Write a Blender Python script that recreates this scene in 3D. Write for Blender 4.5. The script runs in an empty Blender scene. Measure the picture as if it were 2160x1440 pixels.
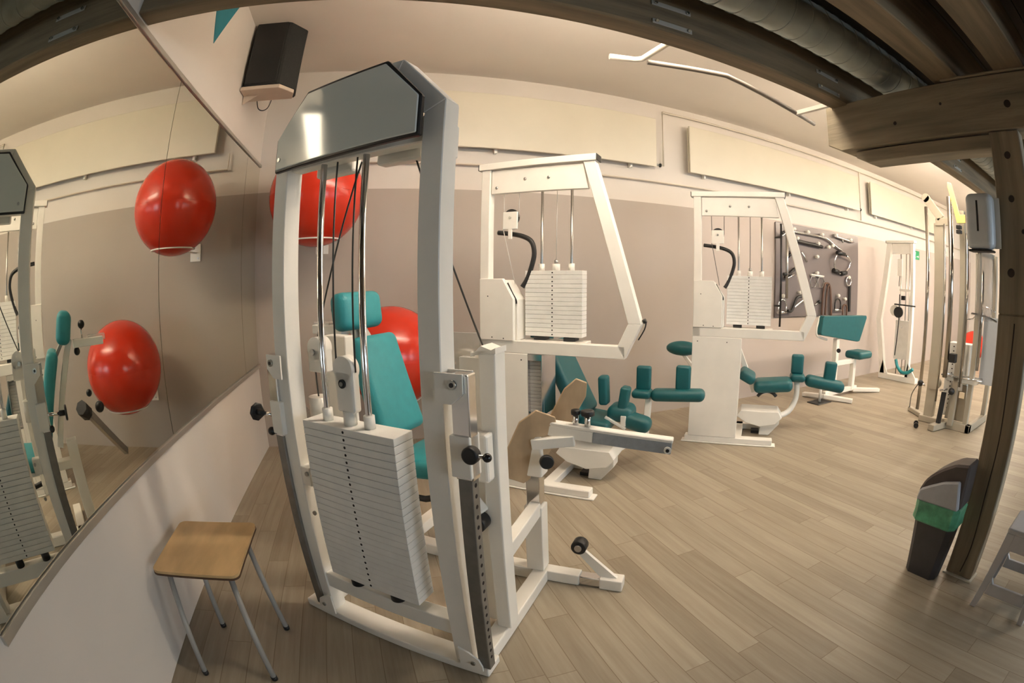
import bpy, bmesh, math, random
from mathutils import Vector, Matrix
random.seed(7)
sc = bpy.context.scene
COL = sc.collection
PI = math.pi

# ------------------------------------------------------------------ camera
# fisheye lens solved from the straight edges of the room
F_PX, YAW, PITCH, ROLL = 1028.44, math.radians(24.8516), math.radians(-6.3124), math.radians(0.3865)
CX, CY = 153.38, -19.56
CAM = Vector((1.18, 0.0, 1.5))
fw = Vector((math.sin(YAW)*math.cos(PITCH), math.cos(YAW)*math.cos(PITCH), math.sin(PITCH)))
rt = Vector((math.cos(YAW), -math.sin(YAW), 0)); upv = rt.cross(fw)
r2 = rt*math.cos(ROLL) + upv*math.sin(ROLL); u2 = -rt*math.sin(ROLL) + upv*math.cos(ROLL)
cd = bpy.data.cameras.new('camera'); cam = bpy.data.objects.new('camera', cd); COL.objects.link(cam)
cd.type = 'PANO'; cd.panorama_type = 'FISHEYE_EQUISOLID'
cd.sensor_width = 36; cd.sensor_height = 24
cd.fisheye_lens = F_PX/2160*36; cd.fisheye_fov = math.radians(210)
cd.shift_x = -CX/2160; cd.shift_y = CY/1440
cd.clip_start = 0.02; cd.clip_end = 200
m = Matrix.Identity(4)
for i in range(3):
    m[i][0] = r2[i]; m[i][1] = u2[i]; m[i][2] = -fw[i]; m[i][3] = CAM[i]
cam.matrix_world = m
sc.camera = cam
sc.view_settings.view_transform = 'Standard'
sc.view_settings.look = 'None'
sc.view_settings.exposure = 1.0
sc.view_settings.gamma = 1.0
# ------------------------------------------------------------------ world: pale daylight outside the windows
w = bpy.data.worlds.new('world'); sc.world = w; w.use_nodes = True
w.node_tree.nodes['Background'].inputs[0].default_value = (0.72, 0.87, 1.0, 1)
w.node_tree.nodes['Background'].inputs[1].default_value = 5.5
LAMP = 24.0
WARM = (1.0, 0.86, 0.70)
sc.cycles.max_bounces = 8
sc.cycles.diffuse_bounces = 4
sc.cycles.glossy_bounces = 6
sc.cycles.sample_clamp_indirect = 6
sc.cycles.caustics_reflective = True
sc.cycles.blur_glossy = 1.0
sc.cycles.caustics_refractive = False

# ------------------------------------------------------------------ materials
def S(r, g, b):
    return tuple(((c/255)/12.92 if c/255 <= 0.04045 else ((c/255+0.055)/1.055)**2.4) for c in (r, g, b)) + (1,)
MATS = {}
def mat(name, col, rough=0.5, metal=0.0, noise=0.0, nscale=8.0, bump=0.0, bscale=200.0, coat=0.0, spec=None, alpha=None, trans=0.0, stretch=None, emit=None, es=0):
    mt = bpy.data.materials.new(name); mt.use_nodes = True
    nt = mt.node_tree; N = nt.nodes; L = nt.links
    b = N['Principled BSDF']
    b.inputs['Base Color'].default_value = col
    b.inputs['Roughness'].default_value = rough
    b.inputs['Metallic'].default_value = metal
    if coat: b.inputs['Coat Weight'].default_value = coat; b.inputs['Coat Roughness'].default_value = 0.06
    if spec is not None: b.inputs['Specular IOR Level'].default_value = spec
    if alpha is not None: b.inputs['Alpha'].default_value = alpha
    if trans: b.inputs['Transmission Weight'].default_value = trans
    if emit: b.inputs['Emission Color'].default_value = emit; b.inputs['Emission Strength'].default_value = es
    tc = N.new('ShaderNodeTexCoord'); mp = N.new('ShaderNodeMapping'); L.new(tc.outputs['Object'], mp.inputs[0])
    if stretch: mp.inputs['Scale'].default_value = stretch
    if noise:
        n = N.new('ShaderNodeTexNoise'); n.inputs['Scale'].default_value = nscale; n.inputs['Detail'].default_value = 5
        L.new(mp.outputs[0], n.inputs['Vector'])
        r = N.new('ShaderNodeMapRange'); r.inputs[1].default_value = 0.3; r.inputs[2].default_value = 0.7
        r.inputs[3].default_value = 1-noise; r.inputs[4].default_value = 1+noise
        L.new(n.outputs[0], r.inputs[0])
        mx = N.new('ShaderNodeMix'); mx.data_type = 'RGBA'; mx.blend_type = 'MULTIPLY'; mx.inputs[0].default_value = 1
        mx.inputs[6].default_value = col; L.new(r.outputs[0], mx.inputs[7]); L.new(mx.outputs[2], b.inputs['Base Color'])
    if bump:
        n2 = N.new('ShaderNodeTexNoise'); n2.inputs['Scale'].default_value = bscale; n2.inputs['Detail'].default_value = 3
        L.new(mp.outputs[0], n2.inputs['Vector'])
        bp = N.new('ShaderNodeBump'); bp.inputs['Strength'].default_value = bump; bp.inputs['Distance'].default_value = 0.003
        L.new(n2.outputs[0], bp.inputs['Height']); L.new(bp.outputs[0], b.inputs['Normal'])
    MATS[name] = mt
    return mt

WHITE = mat('white_enamel', (0.88, 0.85, 0.78, 1), 0.32, noise=0.03, nscale=6, bump=0.1, bscale=120)
PLATEW = mat('weight_plate_paint', (0.80, 0.79, 0.75, 1), 0.5, noise=0.04, nscale=14, bump=0.3, bscale=60)
SEAM = mat('plate_seam', (0.25, 0.23, 0.2, 1), 0.7, noise=0.1)
BLACK = mat('black_rubber', (0.012, 0.012, 0.012, 1), 0.45, noise=0.1, bump=0.1)
DKSTEEL = mat('dull_steel', (0.22, 0.21, 0.19, 1), 0.42, metal=0.5, noise=0.12, nscale=20)
BLACKG = mat('black_gloss', (0.01, 0.01, 0.012, 1), 0.12, noise=0.05)
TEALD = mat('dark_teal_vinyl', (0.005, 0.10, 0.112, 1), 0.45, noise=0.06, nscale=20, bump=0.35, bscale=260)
TEAL = mat('teal_vinyl', (0.02, 0.235, 0.265, 1), 0.45, noise=0.06, nscale=20, bump=0.35, bscale=260)
CHROME = mat('chrome', (0.75, 0.75, 0.76, 1), 0.12, metal=1.0, noise=0.02)
DCHROME = mat('dark_chrome', (0.40, 0.37, 0.33, 1), 0.16, metal=1.0, noise=0.05)
STEEL = mat('brushed_steel', (0.42, 0.41, 0.39, 1), 0.3, metal=1.0, noise=0.1, nscale=30, stretch=(1, 1, 12))
CABLE = mat('cable_steel', (0.06, 0.06, 0.055, 1), 0.45, metal=0.4, noise=0.1, nscale=200)
WIRE = mat('pale_wire', (0.7, 0.68, 0.64, 1), 0.4, metal=0.3, noise=0.1)
RED = mat('red_ball_vinyl', (0.58, 0.032, 0.012, 1), 0.22, noise=0.05, nscale=3, bump=0.05, bscale=90)
RADI = mat('radiator_enamel', (0.64, 0.60, 0.49, 1), 0.4, noise=0.02, nscale=3)
GREYP = mat('grey_gloss_panel', (0.72, 0.76, 0.72, 1), 0.09, noise=0.03, nscale=2, coat=0.6)
FWOOD = mat('foot_plate_wood', (0.50, 0.36, 0.22, 1), 0.45, noise=0.22, nscale=9, stretch=(1, 1, 0.4))
STOOLW = mat('stool_wood', (0.62, 0.42, 0.20, 1), 0.42, noise=0.22, nscale=9, stretch=(1, 0.3, 1), bump=0.1)
STOOLE = mat('stool_edge', (0.10, 0.05, 0.025, 1), 0.6, noise=0.2)
GREY_SHADE = mat('shaded_grey_enamel', (0.16, 0.145, 0.13, 1), 0.5, noise=0.08)  # grip bar grey with its against-the-light shade put into the colour
GREYM = mat('grey_metal', (0.38, 0.37, 0.34, 1), 0.4, noise=0.05)
SPK = mat('speaker_black', (0.012, 0.013, 0.012, 1), 0.75, noise=0.3, nscale=60, bump=0.5, bscale=300)
SHELF = mat('shelf_white', (0.62, 0.52, 0.42, 1), 0.5, noise=0.05)
WOODB = mat('old_timber', (0.20, 0.15, 0.09, 1), 0.7, noise=0.38, nscale=5, stretch=(0.25, 3, 3), bump=0.6, bscale=30)
WOODY = mat('old_timber_cross', (0.26, 0.215, 0.145, 1), 0.7, noise=0.35, nscale=5, stretch=(3, 0.25, 3), bump=0.6, bscale=30)
WOODZ = mat('old_timber_post', (0.26, 0.215, 0.145, 1), 0.7, noise=0.35, nscale=5, stretch=(3, 3, 0.25), bump=0.6, bscale=30)
KNOT = mat('timber_knot', (0.03, 0.018, 0.01, 1), 0.7, noise=0.3, nscale=30)
DARKW = mat('dark_ceiling_boards', (0.07, 0.048, 0.03, 1), 0.8, noise=0.4, nscale=4, stretch=(0.3, 3, 3), bump=0.5, bscale=25)
GALV = mat('galvanised_duct', (0.36, 0.38, 0.34, 1), 0.5, metal=0.45, noise=0.22, nscale=5)
ALU = mat('aluminium_trim', (0.55, 0.53, 0.48, 1), 0.35, metal=0.7, noise=0.03)
BOARDG = mat('grey_pegboard', (0.17, 0.145, 0.14, 1), 0.28, noise=0.05, nscale=3)
BING = mat('bin_grey', (0.055, 0.055, 0.06, 1), 0.5, noise=0.08, nscale=20)
BINL = mat('bin_lid_grey', (0.40, 0.42, 0.45, 1), 0.4, noise=0.06, nscale=20)
BINM = mat('bin_flap_brown', (0.075, 0.06, 0.055, 1), 0.5, noise=0.08, nscale=20)
BAG = mat('green_bin_bag', (0.10, 0.42, 0.24, 1), 0.3, noise=0.3, nscale=18, bump=0.8, bscale=40, alpha=0.8)
PLG = mat('grey_plastic_stool', (0.52, 0.53, 0.56, 1), 0.45, noise=0.04, nscale=12)
DISP = mat('dispenser_grey', (0.66, 0.71, 0.75, 1), 0.35, noise=0.04)
CLEAR = mat('clear_acrylic', (0.75, 0.74, 0.72, 1), 0.08, alpha=0.35, noise=0.01)
CREAM_SHADE = mat('shaded_cream_enamel', (0.42, 0.38, 0.30, 1), 0.3, noise=0.04, nscale=6)  # cable tower cream, darkened so the colour carries its backlit shade
PANEL2 = mat('frosted_panel', (0.50, 0.52, 0.54, 1), 0.5, noise=0.02)
YELLOW = mat('yellow_enamel', (0.85, 0.68, 0.20, 1), 0.35, noise=0.03)
TEALP = mat('teal_wall_paint', (0.012, 0.19, 0.25, 1), 0.6, noise=0.04)
GREEN = mat('sign_green', (0.02, 0.30, 0.12, 1), 0.4, noise=0.03)
SIGNW = mat('sign_white', (0.8, 0.8, 0.8, 1), 0.4, noise=0.02)
BROWNR = mat('brown_rubber_rope', (0.10, 0.05, 0.03, 1), 0.6, noise=0.2)
PIPEW = mat('pipe_white', (0.66, 0.60, 0.50, 1), 0.45, noise=0.03)
GLASS = mat('window_glass', (1, 1, 1, 1), 0.0, trans=1.0, noise=0.01)
LAMPW = mat('lamp_housing', (0.8, 0.8, 0.78, 1), 0.5, noise=0.02)
TUBE = mat('lamp_tube_glow', (1, 1, 1, 1), 0.5, noise=0.01, emit=WARM+(1,), es=LAMP)
TUBEH = mat('bright_lamp_tube_glow', (1, 1, 1, 1), 0.5, noise=0.01, emit=WARM+(1,), es=LAMP*2.0)
PINN = mat('pin_hole', (0.01, 0.005, 0.005, 1), 0.8, noise=0.1)

def mirror_mat():
    mt = bpy.data.materials.new('mirror_silver'); mt.use_nodes = True
    b = mt.node_tree.nodes['Principled BSDF']
    b.inputs['Base Color'].default_value = (0.80, 0.80, 0.72, 1); b.inputs['Metallic'].default_value = 1; b.inputs['Roughness'].default_value = 0.012
    return mt
MIRR = mirror_mat()

def wall_mat(name, top, band=None, zb=2.34):
    mt = bpy.data.materials.new(name); mt.use_nodes = True
    nt = mt.node_tree; N = nt.nodes; L = nt.links; b = N['Principled BSDF']; b.inputs['Roughness'].default_value = 0.7
    g = N.new('ShaderNodeNewGeometry'); sp = N.new('ShaderNodeSeparateXYZ'); L.new(g.outputs['Position'], sp.inputs[0])
    n = N.new('ShaderNodeTexNoise'); n.inputs['Scale'].default_value = 2.5; n.inputs['Detail'].default_value = 6
    L.new(g.outputs['Position'], n.inputs['Vector'])
    r = N.new('ShaderNodeMapRange'); r.inputs[3].default_value = 0.96; r.inputs[4].default_value = 1.04; L.new(n.outputs[0], r.inputs[0])
    cmix = N.new('ShaderNodeMix'); cmix.data_type = 'RGBA'
    cmix.inputs[6].default_value = band or top; cmix.inputs[7].default_value = top
    gt = N.new('ShaderNodeMath'); gt.operation = 'GREATER_THAN'; gt.inputs[1].default_value = zb
    L.new(sp.outputs[2], gt.inputs[0]); L.new(gt.outputs[0], cmix.inputs[0])
    if band:   # the painter changed to a paler tone part way along the wall
        g2 = N.new('ShaderNodeMath'); g2.operation = 'GREATER_THAN'; g2.inputs[1].default_value = 4.7
        L.new(sp.outputs[0], g2.inputs[0])
        c2 = N.new('ShaderNodeMix'); c2.data_type = 'RGBA'; c2.inputs[6].default_value = band; c2.inputs[7].default_value = (0.50, 0.435, 0.39, 1)
        L.new(g2.outputs[0], c2.inputs[0]); L.new(c2.outputs[2], cmix.inputs[6])
    mx = N.new('ShaderNodeMix'); mx.data_type = 'RGBA'; mx.blend_type = 'MULTIPLY'; mx.inputs[0].default_value = 1
    L.new(cmix.outputs[2], mx.inputs[6]); L.new(r.outputs[0], mx.inputs[7]); L.new(mx.outputs[2], b.inputs['Base Color'])
    n2 = N.new('ShaderNodeTexNoise'); n2.inputs['Scale'].default_value = 90; L.new(g.outputs['Position'], n2.inputs['Vector'])
    bp = N.new('ShaderNodeBump'); bp.inputs['Strength'].default_value = 0.15; bp.inputs['Distance'].default_value = 0.002
    L.new(n2.outputs[0], bp.inputs['Height']); L.new(bp.outputs[0], b.inputs['Normal'])
    return mt
WALLW = wall_mat('white_plaster', (0.74, 0.69, 0.63, 1))
WALLB = wall_mat('taupe_and_white_plaster', (0.66, 0.615, 0.56, 1), (0.40, 0.35, 0.305, 1), 2.345)
CEILM = wall_mat('ceiling_plaster', (0.76, 0.71, 0.65, 1))

def floor_mat():
    mt = bpy.data.materials.new('oak_plank_floor'); mt.use_nodes = True
    nt = mt.node_tree; N = nt.nodes; L = nt.links; b = N['Principled BSDF']
    g = N.new('ShaderNodeNewGeometry'); sp = N.new('ShaderNodeSeparateXYZ'); L.new(g.outputs['Position'], sp.inputs[0])
    W, LEN = 0.125, 1.1
    def M(op, a, bb=None):
        nd = N.new('ShaderNodeMath'); nd.operation = op
        for i, v in enumerate((a, bb)):
            if v is None: continue
            if isinstance(v, (int, float)): nd.inputs[i].default_value = v
            else: L.new(v, nd.inputs[i])
        return nd.outputs[0]
    xs = M('DIVIDE', sp.outputs[0], W); col = M('FLOOR', xs); fx = M('FRACT', xs)
    wn = N.new('ShaderNodeTexWhiteNoise'); wn.noise_dimensions = '1D'; L.new(col, wn.inputs['W'])
    ys = M('ADD', M('DIVIDE', sp.outputs[1], LEN), M('MULTIPLY', wn.outputs[0], 7.3)); row = M('FLOOR', ys); fy = M('FRACT', ys)
    cb = N.new('ShaderNodeCombineXYZ'); L.new(col, cb.inputs[0]); L.new(row, cb.inputs[1])
    wn2 = N.new('ShaderNodeTexWhiteNoise'); wn2.noise_dimensions = '2D'; L.new(cb.outputs[0], wn2.inputs['Vector'])
    # grain
    cb2 = N.new('ShaderNodeCombineXYZ'); L.new(M('MULTIPLY', sp.outputs[0], 26), cb2.inputs[0]); L.new(M('MULTIPLY', sp.outputs[1], 1.6), cb2.inputs[1]); L.new(M('MULTIPLY', wn2.outputs[0], 40), cb2.inputs[2])
    n = N.new('ShaderNodeTexNoise'); n.inputs['Scale'].default_value = 1.0; n.inputs['Detail'].default_value = 7; n.inputs['Roughness'].default_value = 0.65; L.new(cb2.outputs[0], n.inputs['Vector'])
    v = M('ADD', M('MULTIPLY', M('SUBTRACT', wn2.outputs[0], 0.5), 0.26), M('MULTIPLY', M('SUBTRACT', n.outputs[0], 0.5), 0.75))
    v = M('ADD', v, 0.5)
    cr = N.new('ShaderNodeValToRGB'); L.new(v, cr.inputs[0])
    cr.color_ramp.elements[0].position = 0.12; cr.color_ramp.elements[0].color = (0.195, 0.152, 0.102, 1)
    cr.color_ramp.elements[1].position = 0.88; cr.color_ramp.elements[1].color = (0.43, 0.375, 0.285, 1)
    # seams
    def seam(f, wd):
        a = M('MINIMUM', f, M('SUBTRACT', 1.0, f)); return M('LESS_THAN', a, wd)
    sm = M('MAXIMUM', seam(fx, 0.016), seam(fy, 0.0016))
    mx = N.new('ShaderNodeMix'); mx.data_type = 'RGBA'; L.new(M('MULTIPLY', sm, 0.65), mx.inputs[0]); L.new(cr.outputs[0], mx.inputs[6]); mx.inputs[7].default_value = (0.14, 0.095, 0.05, 1)
    L.new(mx.outputs[2], b.inputs['Base Color'])
    b.inputs['Roughness'].default_value = 0.42
    bp = N.new('ShaderNodeBump'); bp.inputs['Strength'].default_value = 0.25; bp.inputs['Distance'].default_value = 0.002
    L.new(M('SUBTRACT', n.outputs[0], sm), bp.inputs['Height']); L.new(bp.outputs[0], b.inputs['Normal'])
    return mt
FLOORM = floor_mat()

# ------------------------------------------------------------------ geometry helpers
class G:
    """collects shapes into one bmesh"""
    def __init__(s, bev=0.0, seg=2): s.bm = bmesh.new(); s.mats = []; s.bev = bev; s.seg = seg; s.chunks = []
    def mi(s, m):
        if m is None: m = WHITE
        if m not in s.mats: s.mats.append(m)
        return s.mats.index(m)
    def _add(s, b2, m):
        i = s.mi(m)
        for f in b2.faces: f.material_index = i
        me = bpy.data.meshes.new('t'); b2.to_mesh(me); b2.free(); s.bm.from_mesh(me); s.chunks.append((me, m or WHITE))
        return s
    def box(s, lo, hi, m=None, bev=None, seg=None, mx=None):
        b = bmesh.new(); bmesh.ops.create_cube(b, size=1)
        c = [(a+d)/2 for a, d in zip(lo, hi)]; z = [max(abs(d-a), 1e-5) for a, d in zip(lo, hi)]
        for v in b.verts: v.co = Vector((v.co.x*z[0]+c[0], v.co.y*z[1]+c[1], v.co.z*z[2]+c[2]))
        bv = s.bev if bev is None else bev
        if bv: bmesh.ops.bevel(b, geom=b.edges[:], offset=min(bv, min(z)*0.45), segments=seg or s.seg, profile=0.5, affect='EDGES')
        if mx is not None: bmesh.ops.transform(b, matrix=mx, verts=b.verts[:])
        return s._add(b, m)
    def bar(s, p, q, wd, ht, m=None, up=(0, 0, 1), bev=None):
        p = Vector(p); q = Vector(q); d = q-p; L = d.length; z = d.normalized(); u = Vector(up)
        if abs(z.dot(u)) > 0.95: u = Vector((0, 1, 0))
        x = u.cross(z).normalized(); y = z.cross(x)
        mx = Matrix((x.to_4d(), y.to_4d(), z.to_4d(), ((p+q)/2).to_4d())).transposed()
        for i in range(3): mx[3][i] = 0
        mx[3][3] = 1
        return s.box((-wd/2, -ht/2, -L/2), (wd/2, ht/2, L/2), m, bev, mx=mx)
    def prism(s, pts, a, b, m=None, plane='xz', bev=None):
        """outline in a plane, extruded from a to b on the third axis"""
        B = bmesh.new()
        def P(p, t):
            return {'xz': (p[0], t, p[1]), 'yz': (t, p[0], p[1]), 'xy': (p[0], p[1], t)}[plane]
        A = [B.verts.new(P(p, a)) for p in pts]; C = [B.verts.new(P(p, b)) for p in pts]; n = len(pts)
        B.faces.new(A[::-1]); B.faces.new(C)
        for i in range(n): B.faces.new((A[i], A[(i+1) % n], C[(i+1) % n], C[i]))
        bmesh.ops.recalc_face_normals(B, faces=B.faces[:])
        bv = s.bev if bev is None else bev
        if bv: bmesh.ops.bevel(B, geom=B.edges[:], offset=bv, segments=1, profile=0.5, affect='EDGES')
        return s._add(B, m)
    def ring(s, outer, inner, a, b, m=None, plane='xz'):
        """frame: outer outline minus inner outline (same count)"""
        B = bmesh.new()
        def P(p, t): return {'xz': (p[0], t, p[1]), 'yz': (t, p[0], p[1]), 'xy': (p[0], p[1], t)}[plane]
        oa = [B.verts.new(P(p, a)) for p in outer]; ob = [B.verts.new(P(p, b)) for p in outer]
        ia = [B.verts.new(P(p, a)) for p in inner]; ib = [B.verts.new(P(p, b)) for p in inner]; n = len(outer)
        for i in range(n):
            j = (i+1) % n
            B.faces.new((oa[i], oa[j], ia[j], ia[i])); B.faces.new((ob[i], ib[i], ib[j], ob[j]))
            B.faces.new((oa[i], ob[i], ob[j], oa[j])); B.faces.new((ia[i], ia[j], ib[j], ib[i]))
        bmesh.ops.recalc_face_normals(B, faces=B.faces[:])
        return s._add(B, m)
    def cyl(s, p, q, r, m=None, seg=20, r2=None, bev=0):
        p = Vector(p); q = Vector(q); d = q-p; b = bmesh.new()
        bmesh.ops.create_cone(b, cap_ends=True, segments=seg, radius1=r, radius2=r if r2 is None else r2, depth=d.length)
        if bev:
            ed = [e for e in b.edges if len(e.link_faces) == 2 and any(len(f.verts) > 4 for f in e.link_faces)]
            bmesh.ops.bevel(b, geom=ed, offset=bev, segments=2, profile=0.5, affect='EDGES')
        for f in b.faces: f.smooth = len(f.verts) == 4
        mx = Matrix.Translation((p+q)/2) @ d.to_track_quat('Z', 'Y').to_matrix().to_4x4()
        bmesh.ops.transform(b, matrix=mx, verts=b.verts[:])
        return s._add(b, m)
    def tube(s, pts, r, m=None, seg=12, smooth=3):
        P = [Vector(p) for p in pts]
        if smooth and len(P) > 2:
            Q = []
            n = len(P)
            for i in range(n-1):
                p0 = P[max(i-1, 0)]; p1 = P[i]; p2 = P[i+1]; p3 = P[min(i+2, n-1)]
                for k in range(smooth+1):
                    t = k/(smooth+1); Q.append(0.5*((2*p1)+(-p0+p2)*t+(2*p0-5*p1+4*p2-p3)*t*t+(-p0+3*p1-3*p2+p3)*t**3))
            Q.append(P[-1]); P = Q
        b = bmesh.new(); rings = []
        t0 = (P[1]-P[0]).normalized(); nrm = t0.orthogonal().normalized()
        for i, p in enumerate(P):
            t = (P[min(i+1, len(P)-1)]-P[max(i-1, 0)]).normalized()
            nrm = (nrm - t*nrm.dot(t)).normalized(); bn = t.cross(nrm)
            rings.append([b.verts.new(p+r*(math.cos(2*PI*k/seg)*nrm+math.sin(2*PI*k/seg)*bn)) for k in range(seg)])
        for a, c in zip(rings, rings[1:]):
            for k in range(seg):
                f = b.faces.new((a[k], a[(k+1) % seg], c[(k+1) % seg], c[k])); f.smooth = True
        b.faces.new(rings[0][::-1]); b.faces.new(rings[-1])
        return s._add(b, m)
    def sph(s, c, r, m=None, seg=32, sc3=(1, 1, 1)):
        b = bmesh.new(); bmesh.ops.create_uvsphere(b, u_segments=seg, v_segments=seg//2, radius=r)
        for f in b.faces: f.smooth = True
        for v in b.verts: v.co = Vector((v.co.x*sc3[0]+c[0], v.co.y*sc3[1]+c[1], v.co.z*sc3[2]+c[2]))
        return s._add(b, m)
    def torus(s, c, R, r, m=None, axis='z', a0=0, a1=2*PI, n=36, seg=8):
        pts = []
        for i in range(n+1):
            a = a0+(a1-a0)*i/n; x, y = R*math.cos(a), R*math.sin(a)
            pts.append({'z': (c[0]+x, c[1]+y, c[2]), 'y': (c[0]+x, c[1], c[2]+y), 'x': (c[0], c[1]+x, c[2]+y)}[axis])
        return s.tube(pts, r, m, seg, 0)
    def pad(s, c, size, m=None, rot=None, soft=0.45):
        """upholstered cushion: strongly rounded box, centred at c, rotated by matrix rot"""
        b = bmesh.new(); bmesh.ops.create_cube(b, size=1)
        for v in b.verts: v.co = Vector((v.co.x*size[0], v.co.y*size[1], v.co.z*size[2]))
        bmesh.ops.bevel(b, geom=b.edges[:], offset=min(size)*soft, segments=5, profile=0.5, affect='EDGES')
        for f in b.faces: f.smooth = True
        mx = Matrix.Translation(c) @ (rot.to_4x4() if rot is not None else Matrix.Identity(4))
        bmesh.ops.transform(b, matrix=mx, verts=b.verts[:])
        return s._add(b, m or TEAL)
    def each(s, name, parent):
        """every shape added so far becomes an object of its own"""
        out = []
        for me, m in s.chunks:
            for p in me.polygons: p.material_index = 0
            me.name = name; me.materials.append(m)
            o = bpy.data.objects.new(name, me); COL.objects.link(o); o.parent = parent; out.append(o)
        s.bm.free(); return out
    def build(s, name, parent=None, loc=(0, 0, 0), rz=0):
        for c, _ in s.chunks: bpy.data.meshes.remove(c)
        me = bpy.data.meshes.new(name); s.bm.to_mesh(me); s.bm.free()
        for x in s.mats: me.materials.append(x)
        o = bpy.data.objects.new(name, me); COL.objects.link(o)
        if parent: o.parent = parent
        else: o.location = loc; o.rotation_euler = (0, 0, rz)
        return o
def R3(ax, deg): return Matrix.Rotation(math.radians(deg), 3, ax)
def thing(name, label, cat, loc=(0, 0, 0), rz=0, group=None):
    o = bpy.data.objects.new(name, None); COL.objects.link(o); o.empty_display_size = 0.1
    o.location = loc; o.rotation_euler = (0, 0, rz); o['label'] = label; o['category'] = cat
    if group: o['group'] = group
    return o
def tag(o, label, cat, group=None):
    o['label'] = label; o['category'] = cat
    if group: o['group'] = group
    return o
def struct(o, label=None):
    o['kind'] = 'structure'
    if label: o['label'] = label; 
    return o

# ------------------------------------------------------------------ the room
XR, YB, YF, ZC = 14.5, 4.5, -3.6, 3.54
struct(G().box((-0.2, YF-0.2, -0.1), (XR+0.2, YB+0.2, 0), FLOORM).build('floor'), 'wide grey-brown oak plank floor')
struct(G().box((-0.2, 1.75, ZC), (XR+0.2, YB+0.2, ZC+0.1), CEILM).build('ceiling'), 'white plaster ceiling beyond the long beam')
struct(G().box((-0.2, YF, 0), (0, YB, ZC), WALLW).build('wall_left'), 'white wall carrying the mirrors')
struct(G().box((-0.2, YB, 0), (XR+0.2, YB+0.2, ZC), WALLB).build('wall_back'), 'back wall painted taupe below and white above')
struct(G().box((XR, YF, 0), (XR+0.2, YB, ZC), WALLW).build('wall_right'), 'far white end wall')
wf = G()
wins = [(3.6, 5.6), (7.2, 9.2), (11.0, 13.0)]
x0 = -0.2
for a, b in wins+[(XR+0.2, None)]:
    wf.box((x0, YF-0.2, 0), (a, YF, ZC), WALLW)
    if b: wf.box((a, YF-0.2, 0), (b, YF, 0.9), WALLW); wf.box((a, YF-0.2, 2.3), (b, YF, ZC), WALLW); x0 = b
struct(wf.build('wall_front'), 'white wall behind the camera with windows')
for i, (a, b) in enumerate(wins):
    fr = struct(G().ring([(a, .9), (b, .9), (b, 2.3), (a, 2.3)], [(a+.06, .96), (b-.06, .96), (b-.06, 2.24), (a+.06, 2.24)], YF-.14, YF-.08, WHITE).box(((a+b)/2-.03, YF-.14, .9), ((a+b)/2+.03, YF-.08, 2.3), WHITE).build('window_%d' % (i+1)))
    ld = bpy.data.lights.new('window_portal', 'AREA'); ld.shape = 'RECTANGLE'; ld.size = b-a; ld.size_y = 1.4
    ld.cycles.is_portal = True
    lo = bpy.data.objects.new('window_portal', ld); COL.objects.link(lo); lo.location = ((a+b)/2, YF-.21, 1.6); lo.rotation_euler = (PI/2, 0, 0)
# dark boarded ceiling on the camera side of the long beam
g = G()
for k in range(22):
    g.box((-0.05, YF+k*0.2435, 3.02), (XR+.1, YF+k*0.2435+0.236, 3.06), DARKW)
g.box((-0.1, YF, 3.07), (XR+.1, 1.75, 3.10), DARKW)
struct(g.build('trim_1'), 'dark boards of the low timber ceiling')
# bulkhead between the low and the high ceiling
struct(G().box((-0.1, 1.66, 2.99), (XR+.1, 1.745, ZC), WALLW).build('trim_2'), 'upstand above the long beam')
# ceiling joists running along the room
for i, (ya, yb) in enumerate([(0.80, 0.98), (0.36, 0.56), (-0.10, 0.10), (-0.6, -0.42), (-1.1, -0.92), (-1.7, -1.52), (-2.3, -2.12), (-2.9, -2.72)]):
    o = G(0.006, 1).box((0, ya, 2.66), (XR, yb, 3.02), WOODB).build('ceiling_joist')
    tag(o, ['ceiling joist nearest the round air duct', 'second ceiling joist from the round air duct', 'third ceiling joist counted from the air duct', 'ceiling joist fourth from the air duct', 'ceiling joist fifth from the air duct', 'ceiling joist sixth from the air duct', 'ceiling joist seventh from the air duct', 'ceiling joist farthest from the air duct'][i], 'beam', 'dark ceiling joists')
# long beam
beam = thing('ceiling_beam', 'long dark timber beam running the length of the room beside the air duct', 'beam', (0, 0, 0))
G(0.008, 1).box((0, 1.62, 2.63), (XR, 1.75, 3.0), WOODB).build('beam_timber', beam)
for xa, za in [(2.245, 2.672), (2.245, 2.566), (3.39, 2.665), (3.39, 2.566), (0.42, 2.672), (0.42, 2.566), (5.6, 2.67), (5.6, 2.57)]:
    p = G(0.002, 1).box((xa, 1.612, za), (xa+.215, 1.619, za+.026), GREYM).build('strap_plate', beam)
    p.location.z = 0.085
    for xb in (xa+.02, xa+.195):
        G().cyl((xb, 1.612, za+.013), (xb, 1.602, za+.013), .008, CHROME, 10).build('bolt', p)
# crossbeam on the post
cb = thing('crossbeam', 'heavy weathered timber crossbeam with chamfered end resting on the wooden post', 'beam', (3.69, 0, 0))
k = G(0.006, 1).prism([(1.80, 2.645), (1.808, 2.385), (1.70, 2.335), (-3.6, 2.335), (-3.6, 2.645)], 0, .2, WOODY, 'yz')
for y, z, r in [(0.52, 2.47, .022), (1.28, 2.45, .012), (.95, 2.52, .009)]: k.sph((.0, y, z), r, KNOT, 14, (.06, 1, 1))
k.build('beam_timber', cb)
G(0.004, 1).prism([(1.61, 2.325), (1.61, 2.285), (1.53, 2.25), (.675, 2.25), (.675, 2.325)], 0.03, .2, WOODY, 'yz').build('corbel', cb)
G(0.003, 1).box((-.012, -3.5, 2.648), (.2, 0.92, 2.66), WOODY).build('ledger_strip', cb)
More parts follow.
